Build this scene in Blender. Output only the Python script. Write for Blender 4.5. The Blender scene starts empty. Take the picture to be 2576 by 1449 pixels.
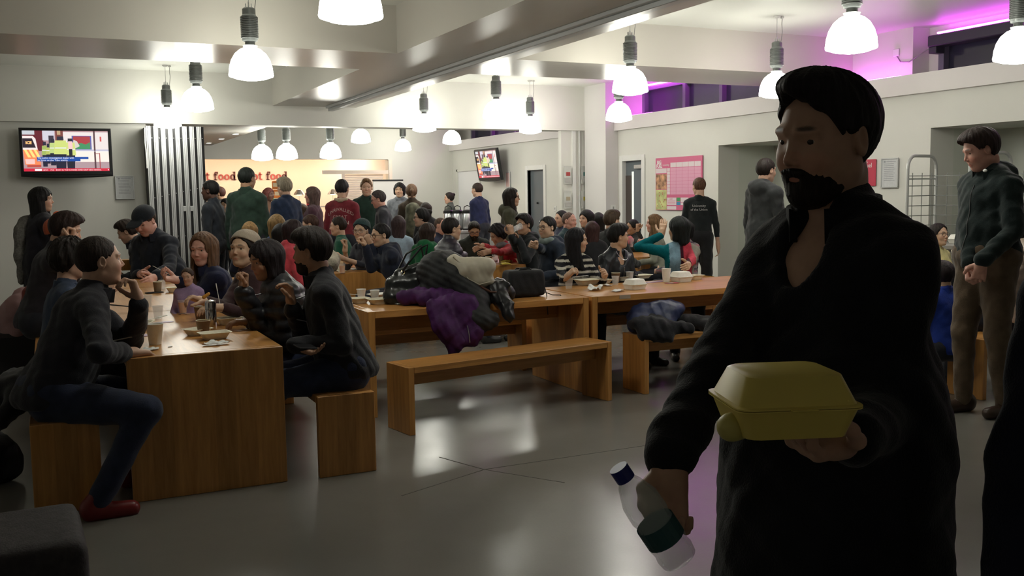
import bpy, bmesh, math, random
import numpy as np
from mathutils import Vector, Matrix, Euler
from mathutils.bvhtree import BVHTree

S = bpy.context.scene
COL = S.collection
PI = math.pi
random.seed(7)

# ---------------------------------------------------------------- camera
cam_d = bpy.data.cameras.new('camera')
cam = bpy.data.objects.new('camera', cam_d)
COL.objects.link(cam)
cam_d.sensor_width = 36.0
cam_d.lens = 36.0 * 2443.0 / 2576.0
cam_d.clip_start = 0.05
cam_d.clip_end = 100
cam.matrix_world = Matrix(((0.9018609, 0.0550295, -0.4285074, 0.0000), (-0.4317681, 0.0805079, -0.8983845, 0.0000), (-0.0149394, 0.9952338, 0.0963669, 1.5300), (0, 0, 0, 1)))
S.camera = cam

# ---------------------------------------------------------------- world, exposure
w = bpy.data.worlds.new('world'); S.world = w
w.use_nodes = True
w.node_tree.nodes['Background'].inputs[0].default_value = (0.35, 0.36, 0.45, 1)
w.node_tree.nodes['Background'].inputs[1].default_value = 0.012
S.view_settings.view_transform = 'Standard'
S.view_settings.look = 'None'
S.view_settings.gamma = 1.0
S.view_settings.use_curve_mapping = False
S.view_settings.exposure = 0.0
LAMP = 31.0          # emission of the pendant lamp domes
LAMP_COL = (1.0, 0.99, 0.88)
COVE = 15.0          # magenta light strips on the ledge
SERVE = 85.0         # warm tubes over the serving counter

# ---------------------------------------------------------------- tagging helpers
def tag(o, label=None, cat=None, group=None, kind=None):
    if label: o['label'] = label
    if cat: o['category'] = cat
    if group: o['group'] = group
    if kind: o['kind'] = kind
    return o

def empty(name, loc=(0, 0, 0), rz=0, label=None, cat=None, group=None):
    o = bpy.data.objects.new(name, None); COL.objects.link(o)
    o.location = loc; o.rotation_euler = (0, 0, rz)
    o.empty_display_size = 0.1
    return tag(o, label, cat, group)

def link(name, me, mat=None, parent=None, loc=None, rot=None):
    o = bpy.data.objects.new(name, me); COL.objects.link(o)
    if mat is not None and len(me.materials) == 0:
        me.materials.append(mat)
    if parent is not None: o.parent = parent
    if loc is not None: o.location = loc
    if rot is not None: o.rotation_euler = rot
    return o

def copy_tree(o, loc=None, rz=None, label=None, parent=None):
    c = o.copy(); COL.objects.link(c); c.parent = parent
    for ch in list(o.children): copy_tree(ch, parent=c)
    if loc is not None: c.location = loc
    if rz is not None: c.rotation_euler = (0, 0, rz)
    if label: c['label'] = label
    return c

# ---------------------------------------------------------------- materials
MATS = {}
def nodes(m):
    m.use_nodes = True
    return m.node_tree.nodes, m.node_tree.links, m.node_tree.nodes['Principled BSDF']

def mat(name, col=(.5, .5, .5), rough=.6, metal=0., spec=.5, noise=0., nscale=8., bump=0., bscale=60., vcol=False,
        trans=0., ior=1.45, emit=None, estr=1., alpha=1., sheen=0., stretch=None, coat=0.):
    if name in MATS: return MATS[name]
    m = bpy.data.materials.new(name); MATS[name] = m
    n, l, b = nodes(m)
    b.inputs['Base Color'].default_value = (*col, 1)
    b.inputs['Roughness'].default_value = rough
    b.inputs['Metallic'].default_value = metal
    b.inputs['Specular IOR Level'].default_value = spec
    b.inputs['Transmission Weight'].default_value = trans
    b.inputs['IOR'].default_value = ior
    b.inputs['Alpha'].default_value = alpha
    b.inputs['Coat Weight'].default_value = coat
    if sheen:
        b.inputs['Sheen Weight'].default_value = sheen
    if emit:
        b.inputs['Emission Color'].default_value = (*emit, 1)
        b.inputs['Emission Strength'].default_value = estr
    src = None
    if vcol:
        a = n.new('ShaderNodeAttribute'); a.attribute_name = 'Col'
        l.new(a.outputs['Color'], b.inputs['Base Color']); src = a.outputs['Color']
    tc = None
    if noise or bump:
        tc = n.new('ShaderNodeTexCoord'); co = tc.outputs['Object']
        if stretch:
            mp = n.new('ShaderNodeMapping'); mp.inputs['Scale'].default_value = stretch
            l.new(co, mp.inputs['Vector']); co = mp.outputs['Vector']
    if noise:
        t = n.new('ShaderNodeTexNoise'); t.inputs['Scale'].default_value = nscale; t.inputs['Detail'].default_value = 4
        l.new(co, t.inputs['Vector'])
        mr = n.new('ShaderNodeMapRange'); mr.inputs[1].default_value = .3; mr.inputs[2].default_value = .7
        mr.inputs[3].default_value = 1 - noise; mr.inputs[4].default_value = 1 + noise
        l.new(t.outputs['Fac'], mr.inputs[0])
        mx = n.new('ShaderNodeVectorMath'); mx.operation = 'SCALE'
        if src: l.new(src, mx.inputs[0])
        else: mx.inputs[0].default_value = col
        l.new(mr.outputs[0], mx.inputs['Scale']); l.new(mx.outputs[0], b.inputs['Base Color'])
    if bump:
        t2 = n.new('ShaderNodeTexNoise'); t2.inputs['Scale'].default_value = bscale; t2.inputs['Detail'].default_value = 3
        l.new(co, t2.inputs['Vector'])
        bp = n.new('ShaderNodeBump'); bp.inputs['Strength'].default_value = bump; bp.inputs['Distance'].default_value = .004
        l.new(t2.outputs['Fac'], bp.inputs['Height']); l.new(bp.outputs[0], b.inputs['Normal'])
    return m

def wood(axis, stave=.105):
    """oak-faced board: staves side by side, grain running along the axis"""
    nm = 'oak_' + axis
    if nm in MATS: return MATS[nm]
    m = bpy.data.materials.new(nm); MATS[nm] = m
    n, l, b = nodes(m)
    tc = n.new('ShaderNodeTexCoord')
    mp = n.new('ShaderNodeMapping')
    sc = {'x': (1.2, 16, 16), 'y': (16, 1.2, 16), 'z': (16, 16, 1.2)}[axis]
    mp.inputs['Scale'].default_value = sc
    l.new(tc.outputs['Object'], mp.inputs['Vector'])
    t = n.new('ShaderNodeTexNoise'); t.inputs['Scale'].default_value = 2.2; t.inputs['Detail'].default_value = 7
    t.inputs['Roughness'].default_value = .65
    t.inputs['Distortion'].default_value = .4
    l.new(mp.outputs[0], t.inputs['Vector'])
    # staves
    sep = n.new('ShaderNodeSeparateXYZ'); l.new(tc.outputs['Object'], sep.inputs[0])
    acr = {'x': 'Y', 'y': 'X', 'z': 'X'}[axis]
    ad = n.new('ShaderNodeMath'); ad.operation = 'ADD'
    l.new(sep.outputs[acr], ad.inputs[0])
    if axis == 'z': l.new(sep.outputs['Y'], ad.inputs[1])
    else: l.new(sep.outputs['Z'], ad.inputs[1])
    dv = n.new('ShaderNodeMath'); dv.operation = 'DIVIDE'; dv.inputs[1].default_value = stave
    l.new(ad.outputs[0], dv.inputs[0])
    fl = n.new('ShaderNodeMath'); fl.operation = 'FLOOR'; l.new(dv.outputs[0], fl.inputs[0])
    wn = n.new('ShaderNodeTexWhiteNoise'); wn.noise_dimensions = '1D'; l.new(fl.outputs[0], wn.inputs['W'])
    mr = n.new('ShaderNodeMapRange'); mr.inputs[3].default_value = .84; mr.inputs[4].default_value = 1.12
    l.new(wn.outputs['Value'], mr.inputs[0])
    cr = n.new('ShaderNodeValToRGB')
    cr.color_ramp.elements[0].position = .3; cr.color_ramp.elements[0].color = (.40, .180, .046, 1)
    cr.color_ramp.elements[1].position = .68; cr.color_ramp.elements[1].color = (.60, .300, .088, 1)
    l.new(t.outputs['Fac'], cr.inputs[0])
    mx = n.new('ShaderNodeVectorMath'); mx.operation = 'SCALE'
    l.new(cr.outputs[0], mx.inputs[0]); l.new(mr.outputs[0], mx.inputs['Scale'])
    l.new(mx.outputs[0], b.inputs['Base Color'])
    b.inputs['Roughness'].default_value = .30
    b.inputs['Specular IOR Level'].default_value = .5
    bp = n.new('ShaderNodeBump'); bp.inputs['Strength'].default_value = .12; bp.inputs['Distance'].default_value = .002
    l.new(t.outputs['Fac'], bp.inputs['Height']); l.new(bp.outputs[0], b.inputs['Normal'])
    return m

def cloth(col, rough=.85, kind='plain'):
    key = 'cloth_%s_%d_%d_%d' % (kind, col[0] * 999, col[1] * 999, col[2] * 999)
    if kind == 'shiny':
        return mat(key, col, .42, noise=.25, nscale=14, bump=.35, bscale=70)
    return mat(key, col, rough, spec=.25, noise=.22, nscale=16, bump=.5, bscale=220, sheen=.15)

# ---------------------------------------------------------------- plain mesh builder
class MB:
    def __init__(s): s.v = []; s.f = []; s.mi = []; s.cur = 0
    def add(s, vs, fs):
        o = len(s.v); s.v += [tuple(v) for v in vs]; s.f += [tuple(i + o for i in f) for f in fs]
        s.mi += [s.cur] * len(fs)
    def box(s, a, b, bev=0., M=None):
        x0, x1 = sorted((a[0], b[0])); y0, y1 = sorted((a[1], b[1])); z0, z1 = sorted((a[2], b[2]))
        if bev <= 0:
            vs = [(x, y, z) for z in (z0, z1) for y in (y0, y1) for x in (x0, x1)]
            fs = [(0, 2, 3, 1), (4, 5, 7, 6), (0, 1, 5, 4), (2, 6, 7, 3), (0, 4, 6, 2), (1, 3, 7, 5)]
        else:
            bev = min(bev, (x1 - x0) * .49, (y1 - y0) * .49, (z1 - z0) * .49)
            c = [(x0, x1), (y0, y1), (z0, z1)]; vs = []; idx = {}
            for i in (0, 1):
                for j in (0, 1):
                    for k in (0, 1):
                        for ax in range(3):
                            p = [c[0][i], c[1][j], c[2][k]]; sg = [1 if t == 0 else -1 for t in (i, j, k)]
                            for q in range(3):
                                if q != ax: p[q] += sg[q] * bev
                            idx[(i, j, k, ax)] = len(vs); vs.append(tuple(p))
            fs = []
            for ax in range(3):
                u, v = [q for q in range(3) if q != ax]
                for sd in (0, 1):
                    cyc = []
                    for (a_, b_) in ((0, 0), (1, 0), (1, 1), (0, 1)):
                        key = [0, 0, 0]; key[ax] = sd; key[u] = a_; key[v] = b_
                        cyc.append(idx[(*key, ax)])
                    fs.append(tuple(cyc))
            for ax in range(3):  # edges along ax
                u, v = [q for q in range(3) if q != ax]
                for a_ in (0, 1):
                    for b_ in (0, 1):
                        k0 = [0, 0, 0]; k0[u] = a_; k0[v] = b_; k1 = list(k0); k1[ax] = 1
                        fs.append((idx[(*k0, u)], idx[(*k0, v)], idx[(*k1, v)], idx[(*k1, u)]))
            for i in (0, 1):
                for j in (0, 1):
                    for k in (0, 1):
                        fs.append((idx[(i, j, k, 0)], idx[(i, j, k, 1)], idx[(i, j, k, 2)]))
        if M is not None: vs = [tuple(M @ Vector(v)) for v in vs]
        s.add(vs, fs)
    def tube(s, pts, r, n=8, closed=False):
        pts = [Vector(p) for p in pts]; N = len(pts); rr = r if hasattr(r, '__len__') else [r] * N
        vs = []; up = Vector((0, 0, 1)); prev = None
        for i, p in enumerate(pts):
            if closed: t = pts[(i + 1) % N] - pts[i - 1]
            else: t = pts[min(i + 1, N - 1)] - pts[max(i - 1, 0)]
            t.normalize()
            if prev is None:
                a = t.cross(up)
                if a.length < .1: a = t.cross(Vector((1, 0, 0)))
            else:
                a = prev - t * prev.dot(t)
            a.normalize(); prev = a; b = t.cross(a)
            for k in range(n):
                an = 2 * PI * k / n
                vs.append(p + (a * math.cos(an) + b * math.sin(an)) * rr[i])
        fs = []
        for i in range(N if closed else N - 1):
            j = (i + 1) % N
            for k in range(n):
                k2 = (k + 1) % n
                fs.append((i * n + k, i * n + k2, j * n + k2, j * n + k))
        if not closed:
            fs.append(tuple(range(n - 1, -1, -1))); fs.append(tuple((N - 1) * n + k for k in range(n)))
        s.add(vs, fs)
    def lathe(s, prof, n=24, c=(0, 0, 0), cap=True, sq=None):
        """profile (r, z); open ends are closed when cap"""
        vs = []
        for r, z in prof:
            for k in range(n):
                an = 2 * PI * k / n
                vs.append((c[0] + r * math.cos(an), c[1] + r * math.sin(an), c[2] + z))
        fs = []
        for i in range(len(prof) - 1):
            for k in range(n):
                k2 = (k + 1) % n
                fs.append((i * n + k, i * n + k2, (i + 1) * n + k2, (i + 1) * n + k))
        if cap:
            fs.append(tuple(range(n - 1, -1, -1))); fs.append(tuple((len(prof) - 1) * n + k for k in range(n)))
        s.add(vs, fs)
    def loft(s, rings, cap=True):
        n = len(rings[0]); vs = [p for r in rings for p in r]; fs = []
        for i in range(len(rings) - 1):
            for k in range(n):
                k2 = (k + 1) % n
                fs.append((i * n + k, i * n + k2, (i + 1) * n + k2, (i + 1) * n + k))
        if cap:
            fs.append(tuple(range(n - 1, -1, -1))); fs.append(tuple((len(rings) - 1) * n + k for k in range(n)))
        s.add(vs, fs)
    def poly(s, pts): s.add(pts, [tuple(range(len(pts)))])
    def prism(s, pts2, y0, y1, plane='xz'):
        """2-D outline extruded"""
        n = len(pts2)
        if plane == 'xz': A = [(p[0], y0, p[1]) for p in pts2]; B = [(p[0], y1, p[1]) for p in pts2]
        else: A = [(y0, p[0], p[1]) for p in pts2]; B = [(y1, p[0], p[1]) for p in pts2]
        fs = [tuple(range(n)), tuple(range(2 * n - 1, n - 1, -1))]
        for k in range(n):
            k2 = (k + 1) % n; fs.append((k, k + n, k2 + n, k2))
        s.add(A + B, fs)
    def mesh(s, name='m', smooth=False, fix=True):
        me = bpy.data.meshes.new(name)
        me.from_pydata(s.v, [], s.f)
        if any(s.mi): me.polygons.foreach_set('material_index', s.mi)
        if fix:
            bm = bmesh.new(); bm.from_mesh(me); bmesh.ops.recalc_face_normals(bm, faces=bm.faces); bm.to_mesh(me); bm.free()
        if smooth: sm(me, smooth if smooth is not True else 40)
        return me
    def obj(s, name, m=None, parent=None, loc=None, rot=None, smooth=False):
        return link(name, s.mesh(name, smooth), m, parent, loc, rot)

def sm(me, ang=40):
    me.polygons.foreach_set('use_smooth', [True] * len(me.polygons))
    try: me.set_sharp_from_angle(angle=math.radians(ang))
    except Exception: pass

def rrect(w, d, r, z, n=4, cx=0, cy=0):
    pts = []
    for (sx, sy, a0) in ((1, 1, 0), (-1, 1, 90), (-1, -1, 180), (1, -1, 270)):
        for k in range(n):
            a = math.radians(a0 + 90 * k / (n - 1))
            pts.append((cx + sx * (w / 2 - r) + r * math.cos(a), cy + sy * (d / 2 - r) + r * math.sin(a), z))
    return pts

# ---------------------------------------------------------------- distance-field modelling (bodies, clothes, hair, bags)
def coords(lo, hi, step, bands):
    """grid lines of one axis: coarse steps, finer inside bands (a, b, step)"""
    x = lo; out = [x]
    while x < hi:
        st = step
        for a, b, f in bands:
            if a - step <= x <= b and f < st:
                st = f if x >= a else max(f, min(st, (a - x) * .7 + f))
        x += st; out.append(x)
    return np.array(out, np.float32)

def smin(a, b, k):
    if k <= 0: return np.minimum(a, b)
    h = np.clip(.5 + .5 * (b - a) / k, 0, 1)
    return b * (1 - h) + a * h - k * h * (1 - h)

def V3(*a): return np.array(a if len(a) > 1 else a[0], float)

class Field:
    """prims: ('c', a, b, ra, rb, k) capsule, ('e', centre, radii, R, k) ellipsoid, subtract when k is negative"""
    def __init__(s): s.p = []; s.post = []
    def cap(s, a, b, ra, rb=None, k=.02, sub=False): s.p.append(('c', V3(a), V3(b), ra, ra if rb is None else rb, k, sub)); return s
    def ell(s, c, r, R=None, k=.02, sub=False): s.p.append(('e', V3(c), V3(r), R, k, sub)); return s
    def grow(s, off):
        g = Field()
        for q in s.p:
            if q[0] == 'c': g.p.append(('c', q[1], q[2], q[3] + off, q[4] + off, q[5], q[6]))
            else: g.p.append(('e', q[1], q[2] + off, q[3], q[4], q[5]))
        return g
    def bounds(s):
        lo = V3(9, 9, 9); hi = -lo
        for q in s.p:
            if q[-1]: continue
            if q[0] == 'c':
                r = max(q[3], q[4]); lo = np.minimum(lo, np.minimum(q[1], q[2]) - r); hi = np.maximum(hi, np.maximum(q[1], q[2]) + r)
            else:
                r = q[2].max() if q[3] is not None else q[2]
                lo = np.minimum(lo, q[1] - r); hi = np.maximum(hi, q[1] + r)
        return lo, hi
    def build(s, step, bands=((), (), ()), pad=.02):
        lo, hi = s.bounds(); pad = max(pad, 2.2 * step)
        ax = [coords(lo[i] - pad, hi[i] + pad, step, bands[i]) for i in range(3)]
        D = np.full([len(a) for a in ax], 1., np.float32)
        for q in s.p:
            if q[0] == 'c': a, b, ra, rb, k, sub = q[1:]; r = max(ra, rb); l = np.minimum(a, b) - r; h = np.maximum(a, b) + r
            else:
                c, rad, R, k, sub = q[1:]; r = rad.max() if R is not None else rad; l = c - r; h = c + r
            m = k + 2.5 * step
            sl = []
            for i in range(3):
                i0 = max(0, np.searchsorted(ax[i], l[i] - m)); i1 = np.searchsorted(ax[i], h[i] + m); sl.append(slice(i0, max(i1, i0)))
            if any(t.stop <= t.start for t in sl): continue
            X = ax[0][sl[0]][:, None, None]; Y = ax[1][sl[1]][None, :, None]; Z = ax[2][sl[2]][None, None, :]
            if q[0] == 'c':
                ab = (b - a); L = float(ab @ ab) + 1e-9
                px, py, pz = X - a[0], Y - a[1], Z - a[2]
                t = np.clip((px * ab[0] + py * ab[1] + pz * ab[2]) / L, 0, 1)
                d = np.sqrt((px - ab[0] * t) ** 2 + (py - ab[1] * t) ** 2 + (pz - ab[2] * t) ** 2) - (ra + (rb - ra) * t)
            else:
                px, py, pz = X - c[0], Y - c[1], Z - c[2]
                if R is not None:
                    px, py, pz = (px * R[0][0] + py * R[1][0] + pz * R[2][0], px * R[0][1] + py * R[1][1] + pz * R[2][1],
                                  px * R[0][2] + py * R[1][2] + pz * R[2][2])
                k0 = np.sqrt((px / rad[0]) ** 2 + (py / rad[1]) ** 2 + (pz / rad[2]) ** 2)
                k1 = np.sqrt((px / rad[0] ** 2) ** 2 + (py / rad[1] ** 2) ** 2 + (pz / rad[2] ** 2) ** 2) + 1e-6
                d = k0 * (k0 - 1) / k1
            d = d.astype(np.float32); sl = tuple(sl)
            D[sl] = -smin(-D[sl], d, k) if sub else smin(D[sl], d, k)
        X = ax[0][:, None, None]; Y = ax[1][None, :, None]; Z = ax[2][None, None, :]
        for fn in s.post: D = fn(X, Y, Z, D).astype(np.float32)
        D[0] = D[-1] = 1; D[:, 0] = D[:, -1] = 1; D[:, :, 0] = D[:, :, -1] = 1
        return nets(D, ax)

def nets(D, ax):
    I = D < 0
    n = [k - 1 for k in D.shape]
    def cn(A, o): return A[o[0]:o[0] + n[0], o[1]:o[1] + n[1], o[2]:o[2] + n[2]]
    C8 = [(i, j, k) for i in (0, 1) for j in (0, 1) for k in (0, 1)]
    cnt = np.zeros(n, np.int8)
    for o in C8: cnt += cn(I, o)
    act = np.argwhere((cnt > 0) & (cnt < 8))
    if len(act) == 0: return np.zeros((0, 3)), np.zeros((0, 4), int)
    idx = np.full(n, -1, np.int32); idx[act[:, 0], act[:, 1], act[:, 2]] = np.arange(len(act))
    val = {}; 
    for o in C8: val[o] = D[act[:, 0] + o[0], act[:, 1] + o[1], act[:, 2] + o[2]]
    P = np.zeros((len(act), 3)); N = np.zeros(len(act))
    lo = [ax[i][act[:, i]] for i in range(3)]; dl = [ax[i][act[:, i] + 1] - ax[i][act[:, i]] for i in range(3)]
    for a in C8:
        for i in range(3):
            if a[i] == 0:
                b = list(a); b[i] = 1; b = tuple(b)
                va, vb = val[a], val[b]; m = (va < 0) != (vb < 0)
                t = np.where(m, va / np.where(m, va - vb, 1), 0)
                for q in range(3):
                    f = t if q == i else a[q]
                    P[:, q] += np.where(m, lo[q] + dl[q] * f, 0)
                N += m
    P /= N[:, None]
    F = []
    for i in range(3):
        u, v = (i + 1) % 3, (i + 2) % 3
        sh = [slice(None)] * 3; sh2 = [slice(None)] * 3
        sh[i] = slice(0, D.shape[i] - 1); sh2[i] = slice(1, D.shape[i])
        a, b = I[tuple(sh)], I[tuple(sh2)]
        e = np.argwhere(a != b)
        ok = (e[:, u] > 0) & (e[:, v] > 0) & (e[:, u] < D.shape[u] - 1) & (e[:, v] < D.shape[v] - 1); e = e[ok]
        s_ = a[e[:, 0], e[:, 1], e[:, 2]]
        def g(du, dv):
            q = e.copy(); q[:, u] += du; q[:, v] += dv; return idx[q[:, 0], q[:, 1], q[:, 2]]
        f = np.stack([g(-1, -1), g(0, -1), g(0, 0), g(-1, 0)], 1)
        f[~s_] = f[~s_][:, ::-1]
        F.append(f)
    return P, np.concatenate(F)

def npmesh(name, P, F, smooth=True, col=None):
    me = bpy.data.meshes.new(name)
    me.vertices.add(len(P)); me.vertices.foreach_set('co', np.asarray(P, np.float32).ravel())
    me.loops.add(len(F) * 4); me.loops.foreach_set('vertex_index', np.asarray(F, np.int32).ravel())
    me.polygons.add(len(F)); me.polygons.foreach_set('loop_start', np.arange(len(F), dtype=np.int32) * 4)
    me.update(calc_edges=True); me.validate()
    if smooth: me.polygons.foreach_set('use_smooth', [True] * len(me.polygons))
    if col is not None:
        at = me.color_attributes.new('Col', 'FLOAT_COLOR', 'POINT')
        c = np.ones((len(P), 4), np.float32); c[:, :3] = col; at.data.foreach_set('color', c.ravel())
    return me

def wob(X, Y, Z, f, ph=0.):
    return (np.sin(f * (X * .9 + Z * .5) + ph) * np.sin(f * (Y * 1.1 - Z * .45) + ph * 1.7)
            + .6 * np.sin(f * 1.9 * (Z * .8 + X * .5 - Y * .4) + 2.1 * ph) * np.sin(f * 2.1 * (X - Y * .6) + ph))

def rotm(yaw=0, pitch=0, tilt=0):
    """yaw clockwise seen from above, pitch nods down, tilt leans the head to its right (degrees)"""
    return np.array((Euler((0, 0, -math.radians(yaw))).to_matrix() @ Euler((-math.radians(pitch), 0, 0)).to_matrix()
                     @ Euler((0, math.radians(tilt), 0)).to_matrix()))

# ================================================================ people
FINGERS = [(-.030, .072, .0092), (-.010, .080, .0095), (.010, .075, .0090), (.029, .058, .0080)]   # across, length, radius
POSES = {'relax': (25, 30, 22), 'flat': (6, 8, 6), 'fist': (78, 92, 60), 'grip': (52, 55, 38), 'pinch': (48, 42, 22), 'hold': (38, 40, 30)}

def unit(v): v = V3(v); return v / (np.linalg.norm(v) + 1e-9)

def hand_prims(f, W, d, n, side, pose, s):
    """W wrist, d finger direction, n palm normal (the way the palm faces), side +1 when the thumb lies on +across"""
    d = unit(d); n = unit(V3(n) - d * float(V3(n) @ d)); a = np.cross(d, n) * side
    def pt(u, v, w_): return W + (a * u + d * v + n * w_) * s
    f.cap(pt(0, -.02, 0), pt(0, .03, 0), .026 * s, .028 * s, k=.02)
    for u, v, w_ in ((-.024, .045, 0), (.0, .05, 0), (.022, .045, 0)):
        f.cap(pt(u * .6, .01, 0), pt(u, .088, 0), .018 * s, .0145 * s, k=.012)
    A = [math.radians(x) for x in POSES[pose]]
    for i, (u, L, r) in enumerate(FINGERS):
        p = pt(-u, .09, .0); ang = 0; lens = (.46, .31, .23)
        for j in range(3):
            ang += A[j] * (1 + .06 * (i - 1.5) if pose != 'flat' else 1)
            q = p + (d * math.cos(ang) + n * math.sin(ang) - a * u * .6 * (pose == 'flat')) * L * lens[j] * s
            f.cap(p, q, r * s * (1 - .08 * j), r * s * (.93 - .1 * j), k=.003 if j or True else .01); p = q
    t0 = pt(.022, .018, .006)
    if pose in ('fist', 'grip', 'hold'): ds = [(.62, .55, .50), (.1, .75, .62), (-.35, .75, .5)]
    elif pose == 'pinch': ds = [(.6, .6, .5), (.15, .85, .6), (-.05, .8, .55)]
    else: ds = [(.75, .6, .25), (.5, .85, .2), (.3, .95, .15)]
    p = t0
    for j, (dd, L, r) in enumerate(zip(ds, (.042, .034, .026), (.0145, .0115, .0105))):
        q = p + (a * dd[0] + d * dd[1] + n * dd[2]) / np.linalg.norm(dd) * L * s
        f.cap(p, q, r * s, r * .9 * s, k=.006); p = q

def ik(Sh, T, l1, l2, pole):
    v = T - Sh; L = np.linalg.norm(v)
    if L > (l1 + l2) * .995: T = Sh + v / L * (l1 + l2) * .995; v = T - Sh; L = np.linalg.norm(v)
    L = max(L, abs(l1 - l2) + .02)
    x = (l1 * l1 - l2 * l2 + L * L) / (2 * L); h = math.sqrt(max(l1 * l1 - x * x, 0))
    e = v / np.linalg.norm(v); p = unit(V3(pole) - e * float(V3(pole) @ e))
    return Sh + e * x + p * h, T

def head_prims(f, Hc, Rh, s, g, face=True, fat=0.):
    def q(*p): return Hc + Rh @ V3(p) * s
    k = .02 * s; jw = .055 if g == 'f' else .059; jw += fat * .008
    f.ell(q(0, -.012, .028), V3(.0755, .094, .088) * s, Rh, k)
    f.ell(q(0, .026, -.034), V3(jw, .060, .078) * s, Rh, .03 * s)
    f.ell(q(0, .058, -.090), V3(.024, .022, .020) * s, Rh, .02 * s)
    f.cap(q(-.045, -.01, -.055), q(-.018, .045, -.088), .018 * s, .014 * s, k=.025 * s)
    f.cap(q(.045, -.01, -.055), q(.018, .045, -.088), .018 * s, .014 * s, k=.025 * s)
    if face:
        for x in (-1, 1):
            f.ell(q(x * .035, .058, -.028), V3(.022, .020, .024) * s, Rh, .02 * s)
            f.ell(q(x * .032, .094, .006), V3(.019, .016, .0135) * s, Rh, .012 * s, sub=True)
            f.cap(q(x * .013, .083, .026), q(x * .046, .070, .025), .0085 * s, .007 * s, k=.012 * s)
            f.cap(q(x * .018, .0760, .0150), q(x * .046, .066, .0125), .0055 * s, .005 * s, k=.005 * s)
            f.cap(q(x * .018, .0745, -.0045), q(x * .044, .066, -.0035), .0045 * s, .004 * s, k=.007 * s)
        ns = .92 if g == 'm' else .80
        f.cap(q(0, .078, .014), q(0, .097, -.024), .0066 * s * ns, .0100 * s * ns, k=.011 * s)
        for x in (-1, 1): f.ell(q(x * .0105, .088, -.030), V3(.0072, .010, .0065) * s * ns, Rh, .006 * s)
        f.cap(q(-.019, .0765, -.0565), q(.019, .0765, -.0565), .0054 * s, k=.006 * s)
        f.cap(q(-.006, .0815, -.0550), q(.006, .0815, -.0550), .0052 * s, k=.006 * s)
        f.cap(q(-.012, .0775, -.0665), q(.012, .0775, -.0665), .0062 * s, k=.006 * s)
    for x in (-1, 1):
        f.ell(q(x * .076, -.008, -.001), V3(.0085, .019, .031) * s, Rh @ rotm(x * 14, 8, 0), .006 * s)
        f.ell(q(x * .083, -.004, .003), V3(.006, .010, .017) * s, Rh @ rotm(x * 14, 8, 0), .005 * s, sub=True)

HAIRLINE = {'short': [(-.12, -.075), (-.06, -.07), (-.03, -.045), (-.012, .0), (.02, .012), (.035, .034), (.050, .062), (.065, .078), (.08, .086), (.12, .10)],
            'full': [(-.12, -.09), (-.05, -.085), (-.02, -.05), (0, -.02), (.025, -.005), (.04, .034), (.055, .068), (.07, .086), (.12, .11)],
            'fringe': [(-.12, -.09), (-.02, -.06), (.0, -.03), (.03, -.02), (.05, .015), (.065, .036), (.12, .040)],
            'receding': [(-.12, -.075), (-.03, -.045), (-.012, .0), (.02, .02), (.03, .05), (.045, .085), (.08, .10), (.12, .12)]}

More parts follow.
